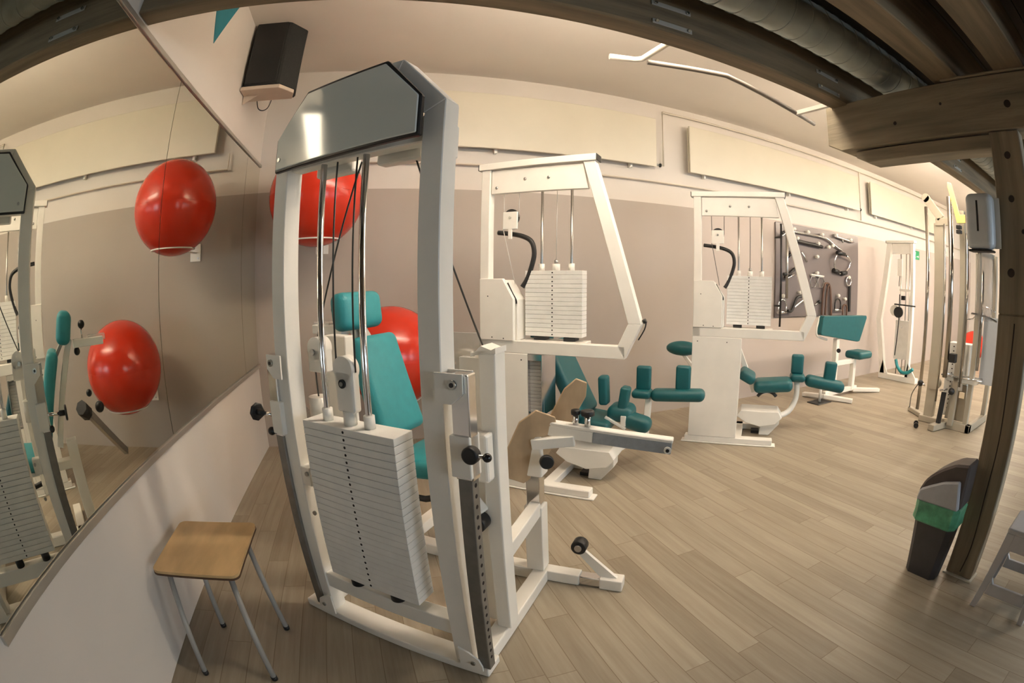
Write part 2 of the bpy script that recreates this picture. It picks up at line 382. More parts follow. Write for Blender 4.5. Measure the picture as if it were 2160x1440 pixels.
# post
post = thing('wooden_post', 'weathered square timber post with a long split carrying the crossbeam', 'post', (3.69, 0, 0))
k = G(0.006, 1).box((0, .486, 1.42), (.10, .672, 2.33), WOODZ)
for y, z, r in [(0.575, 2.2, .02), (.58, 1.98, .018), (.6, 1.62, .022), (.52, 1.82, .012)]: k.sph((.0, y, z), r, KNOT, 14, (.06, 1, 1))
k.build('upper_timber', post)
G(0.006, 1).box((0, .490, 0.01), (.10, .672, 1.4195), WOODZ).build('lower_timber', post)
G().tube([(-.001, .57, 1.38), (-.001, .575, 1.1), (-.001, .568, .8), (-.001, .572, .5), (-.001, .56, .2), (-.001, .575, .04)], .0035, KNOT, 6).build('split', post)
G().box((-.012, .478, 0), (.11, .684, .009), mat('pale_base', (.62, .6, .52, 1), .4, noise=.05)).build('base_plate', post)
br = G(0.005, 1).prism([(.48, 1.78), (.48, 1.98), (.16, 2.245), (-.04, 2.245)], 3.71, 3.78, WOODY, 'yz').build('knee_brace')
tag(br, 'short diagonal timber brace between the post and crossbeam', 'brace')
# duct
du = thing('ventilation_duct', 'long galvanised spiral air duct running beside the timber beam', 'duct', (0, 1.40, 2.88))
g = G().cyl((0.02, 0, 0), (XR-.02, 0, 0), .135, GALV, 40)
for i in range(110): g.torus((0.12+i*.13, 0, 0), .1355, .005, GALV, 'x', n=28, seg=5)
g.build('duct_pipe', du)
def wallpipe(name, pts, r, label, m=PIPEW, cat='pipe'):
    return tag(G().tube(pts, r, m, 8, 0).build(name), label, cat)

# teal painted wedge on the left wall
o = G().prism([(2.50, 3.22), (2.66, 2.975), (3.03, 3.54), (2.50, 3.54)], 0.0005, .004, TEALP, 'yz').build('painted_wedge')
tag(o, 'teal pointed shape painted high on the white mirror wall', 'wall painting')

# ------------------------------------------------------------------ mirrors
edges = [(0.60, 2.297), (2.303, 3.975), (3.980, 4.465)]
lab = ['large wall mirror pane nearest the camera, reflecting the rehab machine', 'wall mirror pane between the two seams, reflecting the red balls', 'narrow end mirror pane next to the back wall corner']
for (a, b), l in zip(edges, lab):
    o = G().box((0.004, a, .80), (0.012, b, 2.575), MIRR, bev=0).build('wall_mirror'); tag(o, l, 'mirror', 'mirror panes on the left wall')
o = G(0.002, 1).box((0.001, .60, .765), (.024, 4.475, .797), ALU).build('mirror_rail'); tag(o, 'lower metal rail along the bottom of the wall mirrors', 'rail')
o = G(0.002, 1).box((0.001, .60, 2.578), (.024, 4.475, 2.605), ALU).build('mirror_rail'); tag(o, 'upper metal rail along the top of the wall mirrors', 'rail')

# ------------------------------------------------------------------ radiators and pipes
def radiator(x0, x1, label, valve_right=True):
    t = thing('radiator', label, 'radiator', (x0, 4.38, 2.74), 0, 'long flat radiators high on the back wall')
    W = x1-x0
    G(0.006, 2).box((0, 0, 0), (W, .02, .57), RADI).build('front_panel', t)
    G(0.004, 1).box((0.01, .05, 0.01), (W-.01, .065, .56), RADI).build('rear_panel', t)
    g = G()
    for i in range(int(W/.05)): g.box((.03+i*.05, .0205, .02), (.033+i*.05, .0495, .55), RADI)
    g.build('convector_fins', t)
    for x in (.25, W*.5, W-.3):
        G(.002, 1).box((x, .066, -.03), (x+.03, .119, .45), WHITE).build('wall_bracket', t)
    xv = W if valve_right else -.05
    v = G().cyl((xv, .035, .03), (xv+.06, .035, .03), .014, STEEL).build('valve', t)
    G().cyl((xv+.06, .035, .03), (xv+.075, .035, .03), .022, BLACK).build('valve_cap', v)
    return t
radiator(0.50, 4.06, 'long cream radiator nearest the mirror wall')
radiator(4.52, 8.10, 'long cream radiator in the middle of the back wall')
radiator(8.50, 12.1, 'long cream radiator farthest along the back wall')
wallpipe('heating_pipe', [(.36, 4.46, 2.74), (.36, 4.46, 2.585), (13.8, 4.46, 2.59)], .011, 'thin heating pipe running below the radiators')
wallpipe('heating_pipe', [(4.2, 4.46, 2.78), (4.2, 4.46, 3.44), (13.8, 4.46, 3.44)], .012, 'thin heating pipe running above the radiators')
wallpipe('heating_pipe', [(8.22, 4.446, 3.428), (8.22, 4.446, 2.60)], .012, 'white vertical heating pipe between the second and third radiators')

# ------------------------------------------------------------------ balls on wall rings
def ball(x, y, z, r, label, ringz):
    o = G().sph((0, 0, 0), r, RED, 64).torus((0, 0, 0), r*.999, .0015, RED, 'z', n=64, seg=5).build('exercise_ball', loc=(x, y, z))
    tag(o, label, 'ball', 'red exercise balls')
    rr = math.sqrt(r*r-(z-ringz)**2)+.009
    t = thing('ball_holder', 'white wire ring bracket under the ' + ('upper' if z > 1.5 else 'lower') + ' red ball', 'wall bracket', (x, y, ringz), 0, 'ball holder rings')
    G().torus((0, 0, 0), rr, .006, WHITE).build('ring', t)
    G(.003, 1).bar((0, rr, 0), (0, YB-y-.012, 0), .03, .012, WHITE).build('arm', t)
    p = G(.003, 1).box((-.06, YB-y-.012, -.08), (.06, YB-y-.001, .08), WHITE).build('wall_plate', t)
    G().cyl((.03, YB-y-.012, .05), (.03, YB-y-.017, .05), .008, STEEL, 8).cyl((-.03, YB-y-.012, -.05), (-.03, YB-y-.017, -.05), .008, STEEL, 8).each('screw', p)
ball(.675, 3.90, 2.18, .40, 'upper red exercise ball held high on the back wall', 1.835)
ball(1.30, 3.90, .90, .40, 'lower red exercise ball held low behind the teal seat', .56)
o = G().sph((0, 0, 0), .34, RED, 40).build('exercise_ball', loc=(12.6, 3.7, .345)); tag(o, 'red exercise ball on the floor behind the far cable tower', 'ball', 'red exercise balls')

# ------------------------------------------------------------------ loudspeaker
sp = thing('loudspeaker', 'black loudspeaker on a white shelf bracket high in the left corner', 'speaker', (-.03, 3.5, 2.985))
SPE = sp
sp.scale = (1.06, 1.06, 1.06)
g = G(.012, 2).prism([(0.05, -.04), (.33, -.04), (.45, .12), (.42, .26), (.05, .26)], .0, .58, SPK, 'xy'); g.build('cabinet', sp)
G(.004, 1).box((.06, -.046, .02), (.31, -.0405, .54), BLACK).build('grille', sp)
G(.004, 1).prism([(0.035, -.05), (.345, -.05), (.44, .08), (.41, .20), (0.035, .20)], -.03, -.002, SHELF, 'xy').build('shelf', sp)
G(.003, 1).prism([(0.035, -.03), (.16, -.03), (0.035, -.10)], .07, .075, SHELF, 'xz').build('shelf_bracket', sp)
G().tube([(.12, .2, -.03), (.14, .2, -.09), (.18, .2, -.11), (.22, .2, -.09), (.24, .2, -.03)], .004, BLACK).build('cable', sp)

# ------------------------------------------------------------------ weight stack helper
def stack(parent, u0, u1, v0, v1, z0, z1, n, upin, holes=True):
    h = (z1-z0)/n
    for i in range(n):
        a = z0+i*h
        g = G(.0022, 2).box((u0, v0, a+.0006), (u1, v1, a+h-.0006), PLATEW)
        g.cyl((upin, v0-.0008, a+h/2), (upin, v0+.002, a+h/2), .0052, PINN, 12)
        g.build('weight_plate', parent)

def screw(g, p, d, r=.009, m=STEEL):
    g.cyl(p, Vector(p)+Vector(d)*.006, r, m, 14)

# ------------------------------------------------------------------ near machine: leg press
M1 = thing('leg_press_machine', 'large white leg press machine with tall weight stack frame and teal seat, nearest the camera', 'exercise machine', (1.411, 1.359, 0), math.radians(-40.3))
# base
G(.006, 2).box((-.99, 0, 0.001), (.0, .11, .042), WHITE).build('base_plate', M1)
# the welded outer frame
outer = [(-.88, .042), (-.88, 2.055), (-.695, 2.243), (-.25, 2.243), (-.065, 2.055), (-.065, .042)]
inner = [(-.80, .042), (-.80, 2.02), (-.662, 2.163), (-.283, 2.163), (-.145, 2.02), (-.145, .042)]
B = G()
for i in range(5):
    j = i+1
    B.prism([outer[i], outer[j], inner[j], inner[i]], .012, .095, WHITE, 'xz', bev=.003)
B.build('frame', M1)
G(.004, 2).box((-.80, .02, .185), (-.145, .09, .262), WHITE).build('lower_crossbar', M1)
G(.004, 1).box((-.80, .03, 1.93), (-.145, .09, 2.02), WHITE).build('upper_crossbar', M1)
# header panel
pp = [(-.828, 1.922), (-.832, 2.054), (-.668, 2.216), (-.265, 2.216), (-.107, 2.053), (-.105, 1.922)]
c = (-.467, 2.06)
ip = [(c[0]+(x-c[0])*.974, c[1]+(z-c[1])*.93) for x, z in pp]
def yaw_panel(g):
    bmesh.ops.transform(g.bm, matrix=Matrix.Translation((-.467, -.045, 0)) @ Matrix.Rotation(math.radians(-2.0), 4, 'Z') @ Matrix.Translation((.467, .045, 0)), verts=g.bm.verts[:]); return g
hp = yaw_panel(G(.004, 1).prism(pp, -.049, -.028, BLACK, 'xz')); ho = hp.build('header_trim', M1)
yaw_panel(G(.003, 1).prism(ip, -.0535, -.047, GREYP, 'xz')).build('header_panel', M1)
g = G()
for x in (-.781, -.16): screw(g, (x, -.0535, 1.965), (0, -1, 0), .008)
g.each('panel_screw', M1)
g = G()
for x in (-.7, -.25): g.cyl((x, .012, 2.05), (x, -.03, 2.05), .012, STEEL)
g.each('panel_standoff', M1)
# pulleys in the head
for u, v in [(-.62, .10), (-.30, .10)]:
    h = G(.01, 2).box((u-.10, v, 1.90), (u+.10, v+.055, 2.04), WHITE).build('pulley_housing', M1)
    G().cyl((u, v-.006, 1.97), (u, v, 1.97), .012, STEEL).build('axle_bolt', h)
G().cyl((-.5, .036, 1.985), (-.5, .056, 1.985), .045, BLACK, 32).build('head_pulley', M1)
G(.006, 2).box((-.10, .096, 1.88), (-.072, .118, 1.99), WHITE).build('cable_guide_box', M1)
# stack, rods, cables
stack(M1, -.708, -.252, -.012, .098, .318, 1.0, 24, -.487)
for u in (-.615, -.40):
    r = G().cyl((u, .045, .262), (u, .045, 2.0), .0125, CHROME, 24).build('guide_rod', M1)
    G().cyl((u, .045, 1.0), (u, .045, 1.045), .021, WHITE, 24).build('collar', M1)
    G().cyl((u, .045, .262), (u, .045, .316), .032, BLACK, 24).build('rubber_buffer', M1)
pb = G(.012, 3).box((-.545, .028, 1.045), (-.452, .072, 1.20), WHITE).cyl((-.4985, .028, 1.2), (-.4985, .072, 1.2), .0465, WHITE, 32).build('pulley_block', M1)
G().cyl((-.50, .02, 1.15), (-.50, .028, 1.15), .016, BLACK).cyl((-.5, .016, 1.15), (-.5, .02, 1.15), .008, STEEL).build('axle_bolt', pb)
G().cyl((-.495, .045, 1.0), (-.495, .045, 1.05), .026, WHITE, 24).build('lift_collar', M1)
for (p, q) in [((-.548, .05, 1.17), (-.548, .05, 1.95)), ((-.452, .05, 1.19), (-.447, .05, 1.95)),
               ((-.25, .12, 1.93), (-.06, .33, 1.20)), ((-.452, .08, 1.92), (-.79, .17, 1.24))]:
    G().cyl(p, q, .0035, CABLE, 8).build('cable', M1)
# ears and slotted bars on both sides
def slotbar(u, s):
    # s = +1 right side, -1 left side
    e = G(.006, 2).prism([(u-s*.068, 1.232), (u+s*.028, 1.232), (u+s*.028, 1.175), (u-s*.012, 1.14), (u-s*.068, 1.14)], -.012, -.005, WHITE, 'xz', bev=0).build('upper_bracket', M1)
    G().cyl((u-s*.004, -.020, 1.20), (u-s*.004, -.012, 1.20), .014, STEEL).cyl((u-s*.004, -.022, 1.20), (u-s*.004, -.020, 1.20), .007, BLACK).build('bracket_bolt', e)
    G(.006, 2).prism([(u-s*.068, 1.232), (u+s*.028, 1.232), (u+s*.028, 1.175), (u-s*.012, 1.14), (u-s*.068, 1.14)], .05, .057, WHITE, 'xz', bev=0).build('upper_bracket', M1)
    g = G(.004, 2).bar((u+s*.012, .022, .915), (u-s*.004, .022, .055), .05, .046, DKSTEEL, bev=.004)
    G(.004, 2).bar((u+s*.012, .022, 1.23), (u+s*.012, .022, .90), .06, .05, CHROME, bev=.004).build('chrome_bar', M1)
    for i in range(21):
        z = .88-i*.038; uu = u+s*(.012-.016*(.915-z)/.86)
        g.cyl((uu+s*.020, .020, z), (uu+s*.0258, .020, z), .0075, PINN, 10)
    g.build('slotted_bar', M1)
    l = G(.004, 1).prism([(u-s*.105, .042), (u-s*.105, .15), (u-s*.06, .135), (u-s*.02, .105), (u-s*.008, .07), (u-s*.008, .042)], -.012, -.004, WHITE, 'xz', bev=0).build('lower_bracket', M1)
    G().cyl((u-s*.045, -.018, .08), (u-s*.045, -.012, .08), .010, STEEL).build('bracket_bolt', l)
    sl = G(.004, 2).box((u-.028, -.012, .91), (u+.042, .056, 1.045), WHITE).build('sliding_sleeve', M1)
    if s < 0: sl.location.x = -.008
    k1 = G().cyl((u+s*.03, .01, .985), (u+s*.05, .0, .985), .008, CHROME).build('knob_stem', M1)
    if s > 0:
        G().cyl((u+.055, -.012, 1.0), (u+.055, -.045, 1.0), .027, BLACK, 28, bev=.006).build('round_knob', k1)
        G().cyl((u+.06, -.03, 1.0), (u+.10, -.03, 1.0), .006, CHROME).sph((u+.108, -.03, 1.0), .014, BLACKG, 20).build('ball_knob', k1)
    else:
        G().cyl((u-.03, .0, .985), (u-.115, .0, .98), .009, CHROME).cyl((u-.115, 0, .98), (u-.16, 0, .978), .014, BLACK).cyl((u-.155, 0, .978), (u-.17, 0, .978), .04, BLACK, 8, bev=.006).sph((u-.05, -.01, .915), .018, BLACK, 16).build('star_knob', k1)
slotbar(-.008, 1); slotbar(-.885, -1)
# floor runners going back
G(.006, 2).box((-.095, .11, 0.001), (-.02, .76, .07), WHITE).build('floor_runner', M1)
G(.006, 2).box((-.95, .11, 0.001), (-.875, 1.25, .07), WHITE).build('floor_runner', M1)
# cable column
G(.006, 2).box((-.072, .26, .07), (-.007, .345, 1.25), WHITE).build('cable_column', M1)
G(.005, 2).prism([(-.17, .07), (-.17, 1.225), (-.09, 1.225), (-.072, 1.25), (-.072, .07)], .30, .345, WHITE, 'xz', bev=0).build('cable_column', M1)
G(.004, 1).prism([(-.10, 1.235), (-.06, 1.275), (-.02, 1.262), (-.004, 1.27), (-.004, 1.25), (-.10, 1.25)], .258, .347, WHITE, 'xz', bev=0).build('column_cap', M1)
pl_ = G(.002, 1).box((-.235, .33, 1.17), (-.10, .336, 1.31), mat('clear_guard', (.75, .72, .66, 1), .15, alpha=.45, noise=.01)).build('pulley_guard', M1)
G().cyl((-.18, .345, 1.19), (-.18, .375, 1.19), .055, WHITE, 32).build('column_pulley', M1)
G(.01, 2).box((-.11, .20, .80), (-.02, .258, .98), WHITE).build('lever_block', M1)
G(.006, 1).bar((-.13, .25, .72), (-.07, .24, .66), .05, .03, WHITE).cyl((-.085, .20, .62), (-.085, .26, .62), .034, BLACK, 24, bev=.005).build('lock_lever', M1)
G(.003, 1).box((-.80, .012, .705), (-.745, .06, .785), WHITE).build('stop_tab', M1)
G().cyl((-.76, .004, .76), (-.76, .012, .76), .009, STEEL, 12).build('tab_screw', M1)
G().cyl((-.765, .01, .58), (-.765, .018, .58), .010, STEEL, 12).build('tab_screw', M1)
# left cable column with round pulley guards
lc = G(.006, 2).box((-.80, .13, 1.15), (-.71, .19, 1.245), WHITE).cyl((-.755, .13, 1.245), (-.755, .19, 1.245), .045, WHITE, 32).build('pulley_block', M1)
G().cyl((-.765, .122, 1.23), (-.765, .13, 1.23), .012, STEEL).build('axle_bolt', lc)
G().cyl((-.785, .16, 1.04), (-.79, .16, 1.16), .0035, CABLE, 8).build('cable', M1)
G(.008, 2).cyl((-.79, .16, .94), (-.79, .16, 1.045), .042, WHITE, 28).build('cable_cup', M1)
G(.006, 2).box((-.875, .30, .5), (-.74, .36, 1.275), WHITE).build('inner_column', M1)
# seat side
back_rot = R3('Y', 90) @ Matrix.Identity(3)
def mk(rotdeg): return R3('Y', rotdeg)
hr = G().pad((-1.10, .78, 1.345), (.12, .34, .20), TEAL, mk(-8), .40).build('headrest', M1)
bk = G()
b = bmesh.new()
# tapered backrest: narrow at the top
bk.pad((0, 0, 0), (.10, .38, .54), TEAL, None, .42)
for v in bk.bm.verts:
    t = (v.co.z+.27)/.54; v.co.y *= (1.0-.14*t)
bmesh.ops.transform(bk.bm, matrix=Matrix.Translation((-.915, .78, .96)) @ R3('Y', -18).to_4x4(), verts=bk.bm.verts[:])
bk.build('backrest', M1)
G().pad((-.62, .79, .60), (.42, .42, .10), TEAL, R3('Y', -6), .42).build('seat', M1)
G(.004, 1).bar((-1.14, .79, 1.27), (-.93, .79, .62), .05, .04, WHITE).build('back_support', M1)
G(.004, 1).bar((-1.02, .79, 1.18), (-1.09, .79, 1.27), .05, .03, GREYM).build('headrest_post', M1)
hb = G(.004, 1).box((-1.42, .72, 1.215), (-1.17, .80, 1.265), WHITE).box((-1.44, .75, 1.24), (-1.30, .81, 1.28), CLEAR).build('headrest_slide', M1)
G().cyl((-1.25, .76, 1.265), (-1.25, .76, 1.33), .006, CHROME).sph((-1.25, .76, 1.35), .028, BLACK, 20).build('ball_knob', hb)
G().sph((-1.2, .76, 1.19), .026, BLACK, 20).build('ball_knob', hb)
G(.005, 1).box((-1.08, .75, .07), (-.99, .83, .66), WHITE).build('seat_column', M1)
G(.005, 1).box((-1.0, .75, .48), (-.42, .83, .54), WHITE).build('seat_rail', M1)
G(.005, 1).box((-1.35, .75, 0.001), (-.1, .83, .07), WHITE).build('centre_runner', M1)
for v in (.55, 1.03):
    G().tube([(-.75, v, .50), (-.55, v, .48), (-.45, v, .56), (-.47, v, .66)], .016, BLACK).build('hand_grip', M1)
G(.004, 1).bar((-1.18, .35, .92), (-1.5, .95, .45), .04, .05, STEEL).build('rear_lever', M1)
G().cyl((-1.16, .30, .93), (-1.2, .36, .88), .045, BLACK, 7).sph((-1.24, .42, .98), .022, BLACK, 16).sph((-1.30, .38, .9), .034, BLACK, 16).build('lever_knob', M1)
# foot plate column
G(.005, 2).box((-.125, .745, .07), (-.035, .83, .44), WHITE).build('foot_column', M1)
fc = G(.004, 2).box((-.115, .755, .44), (-.045, .82, .66), CHROME).build('chrome_column', M1)
G(.008, 2).box((-.12, .745, .60), (-.03, .835, .80), WHITE).build('column_sleeve', M1)
G().cyl((-.02, .74, .70), (.0, .725, .70), .008, CHROME).cyl((.0, .725, .70), (.016, .70, .70), .032, BLACK, 24, bev=.005).build('column_knob', M1)
G(.005, 2).bar((-.07, .33, .39), (-.07, .76, .43), .055, .07, WHITE).build('side_arm', M1)
def octo(cx, cz, w_, h_):
    return [(cx-w_*.25, cz-h_/2), (cx+w_*.25, cz-h_/2), (cx+w_/2, cz-h_*.28), (cx+w_/2, cz+h_*.28), (cx+w_*.25, cz+h_/2), (cx-w_*.25, cz+h_/2), (cx-w_/2, cz+h_*.28), (cx-w_/2, cz-h_*.28)]
for (u, v, z, rz_, ry_, w_, h_) in [(-.085, .745, .745, -60, 6, .19, .36), (.035, .93, .90, -60, 14, .115, .30)]:
    g = G(.003, 1).prism(octo(0, 0, w_, h_), -.006, .006, FWOOD, 'yz')
    mxx = Matrix.Translation((u, v, z)) @ R3('Z', rz_).to_4x4() @ R3('Y', ry_).to_4x4() @ R3('X', -24).to_4x4()
    bmesh.ops.transform(g.bm, matrix=mxx, verts=g.bm.verts[:]); fp = g.build('foot_plate', M1)
    if u < 0: G(.004, 1).bar((u+.01, v, z+.02), (u+.20, v+.04, z+.045), .035, .05, WHITE).build('plate_arm', fp)
    else: G(.004, 1).bar((u+.01, v, z-.10), (u+.12, v-.06, z-.12), .035, .04, WHITE).build('plate_arm', fp)
rb = G(.004, 1).bar((-.05, .80, .862), (.55, .80, .822), .05, .018, WHITE).bar((-.05, .79, .83), (.20, .79, .813), .03, .05, WHITE).build('measuring_bar', M1)
G(.002, 1).bar((.20, .79, .814), (.545, .79, .79), .03, .052, mat('scale_aluminium', (.36, .39, .42, 1), .4, metal=.3, noise=.1, nscale=40)).build('scale_strip', rb)
G().cyl((.53, .77, .785), (.53, .765, .785), .016, WHITE).cyl((.53, .765, .785), (.53, .762, .785), .008, BLACK).build('end_bolt', rb)
for u, sz in [(.115, .022), (.17, .032)]:
    p = G().cyl((u, .80, .85), (u, .80, .91), .013, CHROME).build('locking_pin', rb)
    G().cyl((u, .80, .905), (u, .80, .93), sz, BLACK, 8, bev=.006).build('pin_knob', p)
# low arm with roller
G(.005, 2).box((-.06, .765, 0.001), (.14, .835, .062), WHITE).build('low_arm', M1)
G(.004, 2).box((.14, .77, .008), (.25, .83, .056), CHROME).build('low_arm_slide', M1)
G(.006, 2).box((.245, .762, 0.001), (.36, .838, .065), WHITE).build('low_arm_end', M1)
G(.003, 1).prism([(.33, .065), (.24, .065), (.115, .205), (.145, .225)], .79, .81, WHITE, 'xz', bev=0).build('roller_gusset', M1)
ro = G().cyl((.135, .775, .228), (.135, .835, .228), .038, BLACK, 32, bev=.004).build('roller', M1)
G().cyl((.135, .767, .228), (.135, .775, .228), .018, STEEL, 20).build('roller_cap', ro)

# ------------------------------------------------------------------ thigh machines (two of the same model)
def thigh_machine(name, label, x, y, ang, near):
    t = thing(name, label, 'exercise machine', (x, y, 0), math.radians(ang), 'white thigh machines with raised weight stacks')
    D = .07
    G(.004, 2).box((0.002, -.012, 2.262), (.858, D+.02, 2.308), WHITE).build('top_bar', t)
    for u in (0, .858): G(.003, 1).box((u-.004 if u == 0 else u, -.012, 2.262), (u if u == 0 else u+.006, D+.02, 2.308), BLACK).build('end_cap', t)
    G(.004, 2).box((.022, 0, 1.0), (.09, D, 2.262), WHITE).build('column', t)
    G(.003, 1).prism([(.768, 2.262), (.848, 2.262), (1.153, 1.222), (1.068, 1.222)], 0, D, WHITE, 'xz').prism([(1.068, 1.222), (1.153, 1.222), (1.048, .998), (1.003, 1.082)], 0, D, WHITE, 'xz').build('slanted_frame', t)
    G(.003, 1).box((.022, 0, .999), (1.05, D, 1.081), WHITE).build('lower_bar', t)
    hp = G(.003, 1).prism([(.096, 2.256), (.096, 2.088), (.80, 2.080), (.766, 2.25)], .012, .05, WHITE, 'xz').build('header_plate', t)
    g = G()
    for u, z in [(.138, 2.129), (.355, 2.175), (.526, 2.172)]: g.sph((u, .010, z), .011, STEEL, 14, (1, .6, 1))
    g.each('dome_bolt', hp)
    # cable pulley
    pw = G().cyl((.237, .045, 1.92), (.237, .065, 1.92), .058, BLACK, 32).build('pulley', t)
    hc = G(.003, 1).box((.182, .03, 1.835), (.292, .044, 1.957), WHITE).box((.222, .03, 1.768), (.252, .04, 1.84), WHITE).build('pulley_cheek', pw)
    G().cyl((.237, .022, 1.915), (.237, .03, 1.915), .009, STEEL, 12).build('axle_bolt', hc)
    for p, q in [((.182, .05, 1.92), (.178, .05, 2.09)), ((.294, .05, 1.92), (.296, .05, 2.09)), ((.18, .04, 1.84), (.25, .09, 1.46)), ((.53, .15, 1.60), (.535, .15, 2.2))]:
        G().cyl(p, q, .0028, WIRE if near else CABLE, 8).build('cable', t)
    G().tube([(.10, .12, 1.825), (.20, .11, 1.812), (.30, .11, 1.79), (.365, .11, 1.75), (.385, .11, 1.67), (.365, .11, 1.58), (.33, .11, 1.49), (.30, .10, 1.44)], .017, BLACK).build('cable_hose', t)
    # cover box
    cv = G(.004, 1).prism([(.024, 1.081), (.024, 1.50), (.206, 1.50), (.287, 1.363), (.287, 1.081)], -.012, .02, WHITE, 'xz').prism([(.10, 1.081), (.10, 1.49), (.21, 1.49), (.30, 1.355), (.30, 1.081)], .03, .15, WHITE, 'xz').build('pulley_cover', t)
    g = G().tube([(.225, .026, 1.47), (.262, .026, 1.40), (.289, .026, 1.355), (.292, .026, 1.33)], .006, BLACK, smooth=2).build('cover_slot', cv)
    g = G()
    for u, z in [(.09, 1.38), (.12, 1.10), (.21, 1.095)]: g.cyl((u, -.013, z), (u, -.011, z), .0045, BLACK, 8)
    g.each('cover_screw', cv)
    stack(t, .322, .735, .10, .195, 1.108, 1.553, 15, .522)
    for u in (.425, .642):
        G().cyl((u, .148, 1.08), (u, .148, 2.2), .0095, STEEL, 16).build('guide_rod', t)
        G().cyl((u, .148, 1.553), (u, .148, 1.60), .021, WHITE, 20).build('collar', t)
        G(.002, 1).box((u-.041, .105, 1.081), (u+.041, .19, 1.106), BLACK).build('rubber_buffer', t)
    G().cyl((.532, .148, 1.553), (.532, .148, 1.598), .026, WHITE, 20).cyl((.532, .148, 1.598), (.532, .148, 1.625), .013, STEEL, 16).build('lift_collar', t)
    G(.004, 1).box((.3, .07, 1.0), (.76, .22, 1.08), WHITE).build('stack_shelf', t)
    # lower cabinet
    w2 = .385 if near else .475
    cab = G(.004, 1).box((.022, -.004, .066), (w2, .012, .997), WHITE).box((.022, .012, .066), (.06, .30, .997), WHITE).build('front_panel', t)
    G().cyl((.34, -.006, .955), (.34, -.004, .955), .005, BLACK, 8).cyl((.07, -.006, .955), (.07, -.004, .955), .005, BLACK, 8).each('panel_screw', cab)
    if near:
        cc = G(.003, 1).ring([(.387, .575), (.49, .575), (.49, .995), (.387, .995)], [(.389, .58), (.485, .58), (.485, .955), (.389, .955)], -.004, .03, CHROME).box((.48, .03, .575), (.49, .24, .995), CHROME).build('chrome_window', t)
        g = G()
        for i in range(14): g.box((.389, .028, .59+i*.0252), (.478, .10, .6135+i*.0252), GREYM, bev=.003, seg=1)
        g.build('grey_ballast', t)
        G(.004, 1).box((.387, -.002, .066), (.47, .03, .575), WHITE).build('lower_panel', t)
    # feet
    G(.004, 1).box((-.04, -.012, .001), (.862, .09, .012), WHITE).box((-.01, 0, .012), (.828, .085, .066), WHITE, bev=.006).build('front_foot', t)
    G(.004, 1).box((.45, .085, .001), (.53, .60, .06), WHITE).build('side_foot', t)
    G(.004, 1).box((.45, .52, .001), (.74, .60, .06), WHITE).build('rear_foot', t)
    # swivel housing with chamfered underside and pedestal
    G(.006, 1).prism([(.46, .20), (.50, .26), (.88, .26), (.92, .20), (.86, .13), (.70, .10), (.55, .14)], .30, .56, WHITE, 'xz').build('swivel_housing', t)
    G(.004, 1).prism([(.70, .001), (.80, .001), (.90, .12), (.90, .20), (.72, .20)], .36, .48, WHITE, 'xz').build('pedestal', t)
    G(.003, 1).box((.62, .40, .001), (.70, .50, .03), BLACK).build('pedestal_foot', t)
    # seat and back
    G(.004, 1).bar((.40, .62, .90), (.62, .62, .38), .05, .05, WHITE).build('back_support', t)
    if near:
        hk = G().cyl((1.155, .04, 1.235), (1.175, .04, 1.245), .014, BLACK, 14).tube([(1.175, .04, 1.24), (1.165, .045, 1.19), (1.125, .05, 1.12)], .004, BLACK).build('selector_pin', t)
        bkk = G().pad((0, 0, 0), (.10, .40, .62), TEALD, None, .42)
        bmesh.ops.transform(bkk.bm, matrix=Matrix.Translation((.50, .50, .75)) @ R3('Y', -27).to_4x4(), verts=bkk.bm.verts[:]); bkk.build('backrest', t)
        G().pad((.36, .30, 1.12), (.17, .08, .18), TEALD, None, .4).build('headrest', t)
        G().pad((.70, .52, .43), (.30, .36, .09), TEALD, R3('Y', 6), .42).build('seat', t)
        for (u, v, z, ry) in [(.775, .50, .675, -3), (.925, .52, .60, 8)]:
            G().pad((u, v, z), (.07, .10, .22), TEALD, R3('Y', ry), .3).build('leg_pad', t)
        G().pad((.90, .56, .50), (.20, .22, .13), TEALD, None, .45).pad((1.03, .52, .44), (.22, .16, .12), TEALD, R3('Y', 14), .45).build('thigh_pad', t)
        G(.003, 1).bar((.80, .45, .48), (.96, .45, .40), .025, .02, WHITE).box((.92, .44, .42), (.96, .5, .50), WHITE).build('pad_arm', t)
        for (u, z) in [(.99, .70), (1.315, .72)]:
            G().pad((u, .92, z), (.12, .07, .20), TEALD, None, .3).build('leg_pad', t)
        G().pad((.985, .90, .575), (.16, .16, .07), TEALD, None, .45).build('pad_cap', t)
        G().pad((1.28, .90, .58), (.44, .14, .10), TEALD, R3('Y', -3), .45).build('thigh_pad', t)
        G(.004, 1).bar((1.04, .90, .54), (1.03, .86, .22), .05, .05, WHITE).build('swing_arm', t)
        G(.004, 1).bar((1.03, .86, .24), (.85, .5, .2), .05, .05, WHITE).build('swing_arm', t)
    else:
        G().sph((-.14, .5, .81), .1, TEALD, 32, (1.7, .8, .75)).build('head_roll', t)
        G(.003, 1).bar((-.14, .5, .76), (.10, .45, .5), .03, .03, WHITE).build('head_roll_arm', t)
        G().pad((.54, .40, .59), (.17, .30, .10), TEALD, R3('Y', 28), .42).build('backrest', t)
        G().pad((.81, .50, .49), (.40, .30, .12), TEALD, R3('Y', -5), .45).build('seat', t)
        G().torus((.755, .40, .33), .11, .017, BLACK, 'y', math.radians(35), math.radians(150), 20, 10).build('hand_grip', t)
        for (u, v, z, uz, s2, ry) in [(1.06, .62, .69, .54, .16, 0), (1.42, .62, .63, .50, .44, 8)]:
            G().pad((u, v, z), (.13, .08, .20), TEALD, R3('Y', ry/2), .3).build('leg_pad', t)
